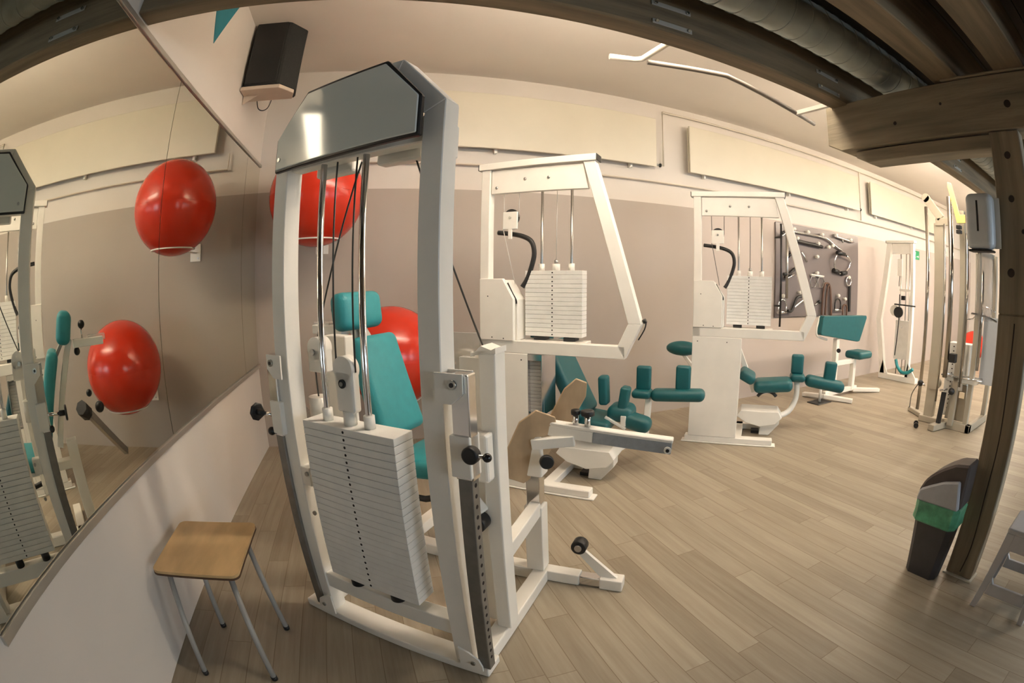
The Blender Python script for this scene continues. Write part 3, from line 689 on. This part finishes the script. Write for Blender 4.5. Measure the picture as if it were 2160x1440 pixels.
        G().pad((1.07, .62, .555), (.16, .20, .08), TEALD, None, .45).build('pad_cap', t)
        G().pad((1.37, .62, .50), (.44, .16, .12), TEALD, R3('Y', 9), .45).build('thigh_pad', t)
        G(.003, 1).tube([(1.07, .62, .50), (1.07, .61, .34), (1.0, .58, .2), (.86, .52, .15)], .03, WHITE).build('swing_arm', t)
    return t
thigh_machine('thigh_machine', 'white thigh machine with raised weight stack standing directly behind the leg press', 1.90, 3.33, -43.5, True)
thigh_machine('thigh_machine', 'white thigh machine with raised weight stack beside the pegboard, second from the mirror wall', 3.85, 3.50, -45, False)

# ------------------------------------------------------------------ pull-up bar behind the long beam
pu = thing('pull_up_bar', 'grey metal pull-up bar with white bent handle fixed behind the long beam', 'pull-up bar', (0, 0, 0))
G().tube([(2.56, 2.165, 2.745), (2.72, 2.12, 2.742), (3.0, 2.045, 2.74), (3.08, 2.045, 2.74), (3.4, 2.10, 2.74), (4.13, 2.245, 2.74)], .016, GREY_SHADE, smooth=1).build('grip_bar', pu)
G().tube([(2.345, 2.215, 2.75), (2.49, 2.185, 2.75), (2.52, 2.15, 2.75), (2.53, 1.755, 2.75)], .018, WHITE, smooth=0).build('bent_handle', pu)
G().bar((3.85, 2.19, 2.74), (3.86, 1.755, 2.74), .03, .03, WHITE).build('support_arm', pu)

# ------------------------------------------------------------------ wall pegboard with attachments
pbd = G(.004, 1).box((6.04, 4.475, 1.04), (8.15, 4.495, 2.322), BOARDG).build('pegboard'); tag(pbd, 'dark grey board on the back wall holding cable attachments', 'pegboard')
def hang(name, label, build, cat='attachment', grp='cable attachments hung on the pegboard'):
    t = thing(name, label, cat, (0, 0, 0), 0, grp); build(t); return t
YW = 4.44
def hook(t, x, z):
    G().cyl((x, 4.47, z), (x, YW-.01, z), .02, WHITE, 14).sph((x, YW-.015, z), .028, WHITE, 14).build('peg', t)
def b1(t):
    G().tube([(6.10, YW, 2.12), (6.25, YW, 2.20), (6.40, YW, 2.215), (7.05, YW, 2.205), (7.25, YW, 2.17), (7.45, YW+.005, 2.09), (7.62, YW+.005, 2.04)], .016, CHROME, smooth=2).build('bar', t)
    for x, z in [(6.38, 2.25), (7.05, 2.24), (6.70, 2.24), (7.33, 2.1)]: hook(t, x, z)
hang('lat_bar', 'long chrome lat bar hung along the top of the pegboard', b1)
def b2(t):
    G().tube([(6.40, YW, 2.10), (6.6, YW, 2.085), (7.05, YW, 2.06)], .026, BLACK).build('bar', t)
    for x, z in [(6.45, 2.13), (6.95, 2.10), (7.22, 2.07)]: hook(t, x, z)
hang('straight_bar', 'short straight bar with black grips below the long lat bar', b2)
def b3(t):
    G().tube([(7.38, YW, 2.255), (7.6, YW, 2.235), (7.95, YW, 2.21)], .017, CHROME).build('bar', t)
    for x, z in [(7.42, 2.27), (7.85, 2.24)]: hook(t, x, z)
    G().cyl((7.62, YW, 2.23), (7.62, YW, 2.17), .015, STEEL).build('swivel_eye', t)
hang('curl_bar', 'short chrome bar at the top right corner of the pegboard', b3)
def b4(t):
    G().tube([(7.40, YW-.05, 1.98), (7.32, YW-.05, 1.88), (7.42, YW, 1.72), (7.68, YW, 1.70), (7.86, YW, 1.89), (7.66, YW-.05, 1.97)], .014, CHROME, smooth=1).build('loop', t)
    G().cyl((7.36, YW, 1.73), (7.50, YW, 1.71), .035, BLACK).cyl((7.58, YW, 1.69), (7.72, YW, 1.71), .035, BLACK).cyl((7.4, YW-.04, 2.0), (7.62, YW-.04, 1.99), .03, BLACK).each('grip', t)
hang('triangle_handle', 'large triangular chrome handle with black grips at the upper right of the pegboard', b4)
def b5(t):
    hook(t, 6.92, 1.905)
hang('empty_peg', 'empty white peg in the middle of the pegboard', b5, 'peg')
def b6(t):
    hook(t, 6.92, 1.67)
    G().tube([(6.78, YW, 1.64), (7.1, YW, 1.625)], .014, WHITE, smooth=0).build('bar', t)
    for c in (6.84, 7.03): G().torus((c, YW, 1.54), .085, .007, STEEL, 'y', n=6, seg=6).build('wire_loop', t)
hang('wire_handle', 'double wire loop handle in the middle of the pegboard', b6)
def b7(t):
    G().tube([(7.07, YW, 1.06), (7.09, YW, 1.35), (7.13, YW, 1.50), (7.19, YW, 1.53), (7.26, YW, 1.5), (7.30, YW, 1.35), (7.33, YW, 1.04)], .016, BROWNR).tube([(7.12, YW-.03, 1.06), (7.14, YW-.03, 1.33), (7.18, YW-.03, 1.48), (7.22, YW-.03, 1.48), (7.25, YW-.03, 1.33), (7.27, YW-.03, 1.04)], .014, BROWNR).build('rope', t)
hang('triceps_rope', 'looped brown triceps rope hanging above the preacher bench', b7)
def dh(x, z, dark=False):
    def f(t):
        hook(t, x, z+.13)
        G().torus((x, YW, z), .08, .012, BLACK if dark else CHROME, 'y', 0, PI, 16).tube([(x-.08, YW, z), (x-.08, YW, z-.09)], .012, BLACK if dark else CHROME, smooth=0).tube([(x+.08, YW, z), (x+.08, YW, z-.09)], .012, BLACK if dark else CHROME, smooth=0).build('stirrup', t)
        G().cyl((x-.09, YW, z-.09), (x+.09, YW, z-.09), .02, CHROME).build('grip', t)
    return f
hang('stirrup_handle', 'chrome stirrup handle at the lower left of the pegboard', dh(6.15, 1.2))
hang('stirrup_handle', 'dark stirrup handle right of the triceps rope', dh(7.50, 1.22, True))
def b8(t):
    hook(t, 7.80, 1.64)
    G().torus((7.80, YW, 1.58), .07, .014, CHROME, 'y').build('ring', t)
    G().box((7.82, YW-.01, 1.10), (7.87, YW+.01, 1.52), BLACK).build('strap', t)
hang('ankle_strap', 'black ankle strap with chrome ring at the right edge of the pegboard', b8)
def b9(t):
    hook(t, 7.70, 1.30)
    G().torus((7.71, YW, 1.15), .06, .014, BROWNR, 'y', 0, PI).tube([(7.65, YW, 1.15), (7.65, YW, 1.05)], .014, BROWNR, smooth=0).tube([(7.77, YW, 1.15), (7.77, YW, 1.03)], .014, BROWNR, smooth=0).build('loop', t)
hang('short_rope', 'short brown rope loop at the lower right of the pegboard', b9)
def b10(t):
    G().tube([(6.27, YW, 1.13), (6.36, YW, 1.13), (6.46, YW, 1.30), (6.58, YW, 1.33)], .02, BLACK).tube([(6.40, YW, 1.17), (6.60, YW, 1.27), (6.72, YW, 1.27)], .018, CHROME).build('bar', t)
    hook(t, 6.52, 1.38)
hang('v_bar', 'bent row handle with black and chrome bars low on the pegboard', b10)
def b11(t):
    G().cyl((6.88, YW, 1.2), (6.98, YW, 1.24), .012, STEEL).sph((7.0, YW, 1.25), .03, BLACK, 14).build('pin', t)
hang('selector_pin', 'loose black knobbed pin at the bottom middle of the pegboard', b11)
def b12(t):
    G().tube([(6.25, YW, 1.86), (6.38, YW, 1.95)], .022, BLACK, smooth=0).tube([(6.20, YW, 1.58), (6.42, YW, 1.72)], .022, BLACK, smooth=0).tube([(6.55, YW, 1.95), (6.68, YW, 1.82)], .016, CHROME, smooth=0).tube([(6.20, YW, 1.55), (6.45, YW, 1.65)], .014, CHROME, smooth=0).each('bar', t)
hang('multi_grip_handle', 'angled black and chrome grips at the left of the pegboard', b12)
bs = thing('bar_stand', 'dark upright bar holder at the left edge of the pegboard', 'stand', (6.0, 4.34, 0))
G().cyl((0, 0, .93), (0, 0, 2.28), .014, BLACK).cyl((.12, 0, 1.3), (.12, 0, 2.15), .02, STEEL).build('upright_bar', bs)
G().tube([(0, 0, 2.15), (.10, 0, 2.19), (.2, 0, 2.2)], .018, BLACK).cyl((.05, 0, 1.62), (.2, 0, 1.62), .02, BLACK).cyl((0, 0, 2.1), (0, .11, 2.1), .012, BLACK).cyl((0, 0, 1.2), (0, .11, 1.2), .012, BLACK).each('holder_arm', bs)

# ------------------------------------------------------------------ preacher curl bench
pc = thing('preacher_bench', 'white preacher curl bench with sloping teal arm pad under the pegboard', 'exercise bench', (6.9, 3.8, 0))
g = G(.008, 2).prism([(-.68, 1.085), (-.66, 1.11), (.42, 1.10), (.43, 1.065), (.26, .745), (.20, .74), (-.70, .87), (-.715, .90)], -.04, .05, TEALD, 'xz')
g.build('arm_pad', pc)
for v in g.mats: pass
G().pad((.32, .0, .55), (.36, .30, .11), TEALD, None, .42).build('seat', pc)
G(.004, 1).bar((-.27, 0.02, .80), (-.27, .02, .06), .07, .07, WHITE).build('column', pc)
G(.004, 1).bar((.18, 0, .50), (.18, 0, .06), .07, .07, WHITE).build('seat_column', pc)
G(.004, 1).box((-.30, -.03, .44), (.22, .03, .50), WHITE).box((-.5, -.03, .05), (.3, .03, .11), WHITE).build('base_rail', pc)
G(.004, 1).bar((.22, .0, .055), (.66, -.22, .03), .08, .05, WHITE).bar((.22, .0, .055), (.62, .3, .03), .08, .05, WHITE).bar((-.5, 0, .055), (-.55, .32, .03), .08, .05, WHITE).bar((-.5, 0, .055), (-.3, -.36, .03), .08, .05, WHITE).each('foot', pc)
G().cyl((-.30, -.03, .66), (-.36, -.09, .66), .01, CHROME).cyl((-.36, -.09, .66), (-.37, -.1, .66), .03, BLACK, 8).build('knob', pc)
G().tube([(-.66, .04, 1.1), (-.72, .04, .95), (-.70, .03, .85), (-.5, .02, .8)], .014, WHITE).build('bar_rest', pc)
ft = thing('foot_rest', 'small chrome topped foot rest on the floor beside the preacher bench', 'foot rest', (6.25, 3.75, 0))
G().cyl((0, 0, .012), (0, 0, .28), .02, WHITE).build('stem', ft)
G(.004, 1).box((-.12, -.08, .28), (.12, .08, .36), CHROME).build('cup', ft)
G(.004, 1).box((-.15, -.1, 0.001), (.15, .1, .012), BLACK).build('base', ft)

# ------------------------------------------------------------------ lit white cable machine against the back wall (in plane x = 8.6)
M4 = thing('cable_pulldown_machine', 'brightly lit white cable machine with black grips by the back wall', 'exercise machine', (8.6, 0, 0))
T = .08
B = G()
B.prism([(4.135, 2.255), (4.04, 2.255), (4.24, .975), (4.335, .975)], 0, T, WHITE, 'yz').prism([(4.335, .975), (4.24, .975), (4.09, .09), (4.19, .09)], 0, T, WHITE, 'yz').build('slanted_frame', M4)
G(.003, 1).box((0, 3.60, .09), (T, 3.66, 2.255), WHITE).build('column', M4)
G(.004, 1).box((-.01, 3.58, 2.255), (T+.02, 4.15, 2.30), WHITE).build('top_bar', M4)
G(.003, 1).box((-.01, 4.15, 2.255), (T+.02, 4.16, 2.30), BLACK).build('end_cap', M4)
G(.003, 1).box((.01, 3.66, 2.08), (.06, 4.03, 2.25), WHITE).build('header_plate', M4)
G(.004, 1).box((0, 3.44, 0.001), (T+.05, 4.21, .09), WHITE).prism([(4.19, .09), (4.02, .09), (4.14, .33)], 0, .03, WHITE, 'yz').prism([(3.44, .09), (3.66, .09), (3.62, .33)], 0, .03, WHITE, 'yz').build('base', M4)
G(.003, 1).box((.12, 3.70, .35), (.22, 3.99, .99), PLATEW).build('weight_block', M4)
for y in (3.75, 3.82, 3.93): G().cyl((.16, y, .09), (.16, y, 2.1), .010, STEEL).build('guide_rod', M4)
G(.003, 1).box((.02, 3.84, 1.72), (.05, 3.93, 2.0), WHITE).build('pulley_cheek', M4)
G().tube([(.03, 3.86, 1.99), (.03, 3.89, 1.7), (.03, 3.9, 1.55)], .006, CABLE).build('cable', M4)
G(.003, 1).box((.01, 3.62, 1.47), (.05, 3.88, 1.51), WHITE).build('cross_arm', M4)
G().cyl((-.04, 3.845, .98), (-.04, 3.845, 1.42), .009, BLACK).tube([(-.04, 3.845, .98), (-.02, 3.87, .7), (-.02, 3.89, .42)], .009, BLACK).build('strap', M4)
G(.004, 1).box((-.05, 3.74, 1.33), (.0, 3.81, 1.40), BLACK).cyl((-.03, 3.95, 1.255), (-.03, 3.53, 1.245), .012, BLACK).build('hand_grip', M4)
G().cyl((-.06, 3.855, 1.13), (-.03, 3.855, 1.13), .09, BLACK, 28).build('pulley', M4)
G().cyl((-.0, 3.965, 1.15), (.03, 3.965, 1.15), .09, WHITE, 28).build('pulley', M4)
G().tube([(-.03, 3.85, .36), (-.04, 3.80, .25), (-.05, 3.70, .17), (-.05, 3.58, .18), (-.05, 3.48, .25)], .028, TEAL).build('teal_hose', M4)
for y, z in [(3.83, .88)]: G().cyl((.0, y, z), (.06, y, z), .012, WHITE).build('pin', M4)

# ------------------------------------------------------------------ far cable tower
M5 = thing('cable_tower', 'cluster of chrome and cream uprights with yellow pulley arm beside the wooden post', 'exercise machine', (0, 0, 0))
G(.005, 1).box((6.54, 1.64, .001), (7.3, 1.70, .09), CREAM_SHADE).box((6.54, 1.64, .001), (6.62, 2.02, .09), CREAM_SHADE).bar((6.60, 1.99, .04), (6.28, 2.06, .04), .09, .07, CREAM_SHADE).bar((6.62, 2.0, .04), (6.62, 2.38, .04), .1, .07, CREAM_SHADE).bar((6.7, 2.36, .03), (6.95, 2.70, .03), .06, .05, CREAM_SHADE).build('base', M5)
G(.004, 1).box((6.60, 2.20, .05), (6.68, 2.33, 2.285), CREAM_SHADE).build('main_column', M5)
G(.004, 1).box((6.50, 1.87, .05), (6.56, 1.94, 2.40), CREAM_SHADE).build('front_column', M5)
G(.004, 1).box((6.56, 1.69, .05), (6.62, 1.75, 1.97), CREAM_SHADE).build('side_column', M5)
G(.004, 1).box((7.2, 1.65, .05), (7.26, 1.71, 1.97), CREAM_SHADE).box((6.56, 1.69, 1.93), (7.26, 1.73, 1.99), CREAM_SHADE).build('rear_column', M5)
G().cyl((6.9, 2.56, .05), (6.9, 2.56, 2.53), .024, DCHROME, 24).build('chrome_pole', M5)
G().cyl((6.35, 2.0, .60), (6.35, 2.0, 2.53), .03, DCHROME, 24).build('chrome_pole', M5)
G().cyl((6.45, 2.12, .30), (6.45, 2.12, 2.25), .012, DCHROME, 20).build('chrome_pole', M5)
G().cyl((6.5, 1.84, .5), (6.5, 1.84, 2.15), .018, DCHROME, 20).build('chrome_pole', M5)
G().cyl((6.7, 1.76, .3), (6.7, 1.76, 1.9), .014, DCHROME, 20).build('chrome_pole', M5)
G().cyl((6.55, 1.655, .7), (6.55, 1.655, 1.75), .02, DCHROME, 20).build('chrome_pole', M5)
G(.006, 2).bar((6.6, 2.42, 2.58), (6.6, 2.22, 2.33), .03, .10, CREAM_SHADE).cyl((6.585, 2.42, 2.58), (6.615, 2.42, 2.58), .052, CREAM_SHADE, 24).box((6.585, 2.08, 2.25), (6.615, 2.30, 2.34), CREAM_SHADE).build('pulley_arm', M5)
G(.004, 1).prism([(1.955, 2.68), (2.0, 2.69), (2.005, 2.64), (1.91, 2.24), (1.80, 2.24), (1.80, 2.33), (1.87, 2.33)], 6.34, 6.36, YELLOW, 'yz').build('yellow_arm', M5)
G(.004, 1).box((6.33, 1.865, 2.13), (6.40, 1.92, 2.17), BLACK).box((6.33, 1.865, 2.18), (6.40, 1.92, 2.22), BLACK).each('black_block', M5)
G(.004, 1).box((6.33, 1.88, .77), (6.40, 1.965, .865), BLACK).build('black_block', M5)
stk = G(.003, 1).box((6.66, 1.80, .12), (6.86, 2.12, .95), PLATEW)
for i in range(16): stk.cyl((6.655, 2.03, .16+i*.05), (6.662, 2.03, .16+i*.05), .008, PINN, 8)
stk.build('weight_stack', M5)
G(.004, 1).prism([(1.76, .09), (2.04, .09), (2.0, .50), (1.79, .50)], 6.64, 6.66, CREAM_SHADE, 'yz').build('cover_plate', M5)
g = G().tube([(6.5, 1.95, .60), (6.5, 2.10, .60), (6.62, 2.12, .60), (6.66, 1.85, .60), (6.66, 1.6, .60), (6.5, 1.56, .60), (6.5, 1.95, .60)], .01, CHROME, smooth=0)
g.build('tray_rim', M5)
G(.006, 1).prism([(1.58, .60), (2.09, .60), (2.03, .545), (1.63, .545)], 6.5, 6.64, mat('tray_clear', (.7, .7, .66, 1), .2, alpha=.6, noise=.01), 'yz').build('tray', M5)
G(.003, 1).box((6.49, 1.80, .46), (6.5, 1.86, .54), GREYM).box((6.49, 1.76, .38), (6.5, 1.83, .45), mat('cream_card', (.8, .66, .45, 1), .6, noise=.02)).build('hang_tag', M5)
G().cyl((6.5, 2.10, .42), (6.5, 2.0, .45), .012, CHROME).sph((6.47, 1.93, .44), .04, BLACK, 16).build('ball_knob', M5)
G().cyl((6.7, 2.40, .40), (6.7, 2.47, .42), .012, CHROME).sph((6.7, 2.47, .42), .04, BLACK, 16).build('ball_knob', M5)
G().cyl((6.58, 2.22, .47), (6.66, 2.22, .47), .07, CREAM_SHADE, 28).build('pivot_disc', M5)
G().bar((6.4, 2.02, .08), (6.45, 2.02, .42), .05, .05, BLACK).build('black_slide', M5)
G(.002, 1).box((6.69, 1.47, .54), (6.70, 1.66, 1.27), PANEL2).build('frosted_guard', M5)
G().tube([(6.55, 1.90, 1.24), (6.5, 1.75, 1.25), (6.5, 1.62, 1.38), (6.5, 1.46, 1.34)], .008, CHROME).build('hook_wire', M5)
G().tube([(6.95, 2.62, .35), (7.0, 2.72, .2), (6.9, 2.68, .05)], .006, BLACK).build('cable', M5)
db = G().cyl((0, 0, .02), (.10, .05, .02), .012, STEEL).cyl((-.01, -.005, .03), (.02, .01, .03), .03, BLACK, 14).cyl((.08, .04, .03), (.11, .055, .03), .03, BLACK, 14).build('floor_peg', loc=(6.25, 2.25, 0)); tag(db, 'small black rubber peg lying on the floor by the cable tower', 'peg')

# exit sign on the back wall
ex = thing('exit_sign', 'small green and white escape sign on the back wall above the far machine', 'sign', (10.42, 4.485, 2.125))
G().box((0, 0, 0), (.32, .012, .175), GREEN).build('sign_panel', ex)
G().box((.17, -.002, .05), (.25, 0, .07), SIGNW).prism([(.25, .03), (.25, .09), (.29, .06)], -.002, 0, SIGNW, 'xz').box((.03, -.002, .02), (.06, 0, .15), SIGNW).sph((.11, -.001, .135), .014, SIGNW, 10).bar((.11, -.001, .12), (.095, -.001, .07), .02, .002, SIGNW).bar((.095, -.001, .07), (.12, -.001, .025), .014, .002, SIGNW).bar((.095, -.001, .07), (.07, -.001, .03), .014, .002, SIGNW).each('pictogram', ex)

# ------------------------------------------------------------------ dispenser on the post
dp = thing('soap_dispenser', 'grey wall dispenser with a dark slot mounted on the wooden post', 'dispenser', (3.688, .765, 1.722))
G(.034, 5).box((-.10, -.085, 0), (-.002, .075, .275), DISP).build('housing', dp)
G().box((-.102, -.005, .085), (-.0995, .006, .235), BLACK).build('level_slot', dp)
G(.004, 1).box((-.09, -.075, -.012), (-.004, .065, -.001), BLACK).build('base_seal', dp)
G(.002, 1).box((-.012, -.06, .01), (-.001, -.11, .26), WHITE).build('back_plate', dp)
cp = thing('cup_dispenser', 'clear acrylic tube with chrome wire below the grey dispenser on the post', 'dispenser', (3.64, .765, 1.38))
G().cyl((0, -.02, 0), (0, -.02, .32), .05, CLEAR, 28).build('clear_tube', cp)
G().tube([(-.02, .05, .03), (.0, -.03, .02), (.01, -.10, .0)], .005, CHROME).build('wire_holder', cp)

# ------------------------------------------------------------------ waste bin
bn = thing('waste_bin', 'grey swing-lid waste bin lined with a green bag beside the wooden post', 'bin', (3.59, .815, 0), 0)
def loft(secs, m, g=None):
    """secs: list of (z, x0, x1, y0, y1)"""
    g = g or G(); b = bmesh.new(); rings = []
    for z, xa, xb, ya, yb in secs:
        c = .03; P = [(xa+c, ya), (xb-c, ya), (xb, ya+c), (xb, yb-c), (xb-c, yb), (xa+c, yb), (xa, yb-c), (xa, ya+c)]
        rings.append([b.verts.new((p[0], p[1], z)) for p in P])
    for r, q in zip(rings, rings[1:]):
        for k in range(8): b.faces.new((r[k], r[(k+1) % 8], q[(k+1) % 8], q[k]))
    b.faces.new(rings[0][::-1]); b.faces.new(rings[-1]); bmesh.ops.recalc_face_normals(b, faces=b.faces[:])
    g._add(b, m); return g
loft([(0.001, -.05, .065, -.125, .085), (.38, -.09, .082, -.15, .112)], BING).build('bin_body', bn)
loft([(.335, -.095, .078, -.158, .118), (.345, -.102, .083, -.163, .124), (.39, -.099, .081, -.160, .121), (.45, -.102, .083, -.163, .123), (.458, -.095, .078, -.156, .118)], BAG).build('bin_bag', bn)
G(.008, 2).prism([(-.155, .46), (.115, .455), (.105, .515), (.04, .552), (-.03, .587), (-.125, .612)], -.112, -.078, BINL, 'yz').build('lid_front', bn)
G(.012, 3).prism([(-.16, .455), (.12, .455), (.12, .50), (.095, .56), (.06, .60), (.0, .645), (-.07, .685), (-.16, .70)], -.085, .075, BINM, 'yz').build('swing_flap', bn)

# ------------------------------------------------------------------ stools
st = thing('stool', 'small stool with worn wooden seat and tapered metal legs by the mirror wall', 'stool', (0, 0, 0))
zt = .462
g = G(); b = bmesh.new(); bmesh.ops.create_cube(b, size=1)
for v in b.verts: v.co = Vector((v.co.x*.43, v.co.y*.46, v.co.z*.012))
ve = [e for e in b.edges if abs(e.verts[0].co.z-e.verts[1].co.z) > .005]
bmesh.ops.bevel(b, geom=ve, offset=.035, segments=5, profile=.5, affect='EDGES')
bmesh.ops.transform(b, matrix=Matrix.Translation((.285, 1.79, zt-.006)), verts=b.verts[:]); g._add(b, STOOLW)
seat = g.build('seat', st)
g = G(); b = bmesh.new(); bmesh.ops.create_cube(b, size=1)
for v in b.verts: v.co = Vector((v.co.x*.434, v.co.y*.464, v.co.z*.008))
ve = [e for e in b.edges if abs(e.verts[0].co.z-e.verts[1].co.z) > .003]
bmesh.ops.bevel(b, geom=ve, offset=.036, segments=5, profile=.5, affect='EDGES')
bmesh.ops.transform(b, matrix=Matrix.Translation((.285, 1.79, zt-.0165)), verts=b.verts[:]); g._add(b, STOOLE)
g.build('seat_edge', st)
for (x, y, xt, yt) in [(.55, 1.80, .44, 1.95), (.172, 1.45, .13, 1.62), (.514, 1.449, .44, 1.62), (.204, 1.803, .14, 1.95)]:
    l = G().cyl((xt, yt, zt-.02), (x, y, .014), .0135, GREYM, 16).build('leg', st)
    G().cyl((x, y, 0.001), (x, y, .02), .0155, BLACK, 16).build('rubber_foot', l)
ps = thing('plastic_stool', 'light grey moulded plastic stool with slanted legs at the right edge', 'stool', (3.665, .205, 0))
H = .45
G(.012, 3).box((-.138, -.138, H-.03), (.138, .138, H), PLG).build('seat', ps)
def face(g, quads, s_, ax, th=.02):
    # quads are outlines (along, z) laid on a side face that leans inwards towards the seat
    for q in quads:
        b = bmesh.new(); vs = []
        for k in (0, th):
            row = []
            for a, z in q:
                o = (.185-.05*z/.43-k)*s_
                row.append(b.verts.new((o, a, z) if ax == 'x' else (a, o, z)))
            vs.append(row)
        n = len(q); b.faces.new(vs[0]); b.faces.new(vs[1][::-1])
        for i in range(n): b.faces.new((vs[0][i], vs[0][(i+1) % n], vs[1][(i+1) % n], vs[1][i]))
        bmesh.ops.recalc_face_normals(b, faces=b.faces[:]); bmesh.ops.bevel(b, geom=b.edges[:], offset=.003, segments=2, profile=.5, affect='EDGES')
        g._add(b, PLG)
for s_ in (-1, 1):
    for ax in ('x', 'y'):
        g = G()
        quads = []
        for m_ in (-1, 1):
            quads.append([(m_*.185, .001), (m_*.135, .424), (m_*.085, .424), (m_*.10, .33), (m_*.125, .15), (m_*.135, .08), (m_*.148, .001)])
        quads.append([(-.13, .09), (.13, .09), (.122, .15), (-.122, .15)])
        quads.append([(-.10, .34), (.10, .34), (.085, .424), (-.085, .424)])
        quads.append([(-.12, .15), (-.10, .15), (-.12, .18)]); quads.append([(.12, .15), (.10, .15), (.12, .18)])
        quads.append([(-.105, .31), (-.075, .345), (-.105, .345)]); quads.append([(.105, .31), (.075, .345), (.105, .345)])
        face(g, quads, s_, ax); g.build('side_frame', ps)

# ------------------------------------------------------------------ lamps
def lamp(x0, y, z, label, L=1.8, grp='fluorescent lamps'):
    t = thing('fluorescent_lamp', label, 'lamp', (x0, y, z), 0, grp)
    G(.004, 1).box((.02, -.02, .052), (L-.02, .02, .09), LAMPW).build('spine', t)
    G(.004, 1).box((0, -.085, -.03), (.02, .085, .055), LAMPW).build('end_cap', t)
    G(.004, 1).box((L-.02, -.085, -.03), (L, .085, .055), LAMPW).build('end_cap', t)
    G(.01, 2).box((.02, -.08, -.03), (L-.02, .08, .052), TUBEH if x0 > 7.5 and y > 0 else TUBE).build('diffuser', t)
    for x in (.3, L-.3): G().cyl((x, 0, .088), (x, 0, (3.54 if y > 1.7 else 3.02)-z), .006, GREYM, 8).build('hanger', t)
for x, l in [(1.5, 'first fluorescent lamp from the mirror wall behind the long beam'), (4.6, 'second fluorescent lamp from the mirror wall behind the long beam'), (7.7, 'third fluorescent lamp from the mirror wall behind the long beam'), (10.8, 'last fluorescent lamp behind the long beam, near the far machines')]:
    lamp(x, 1.87, 2.98, l)
for x, l in [(5.6, 'fluorescent lamp under the low timber ceiling, right of the post'), (9.0, 'fluorescent lamp under the low timber ceiling, farthest from the mirrors')]:
    lamp(x, -1.3, 2.75, l)
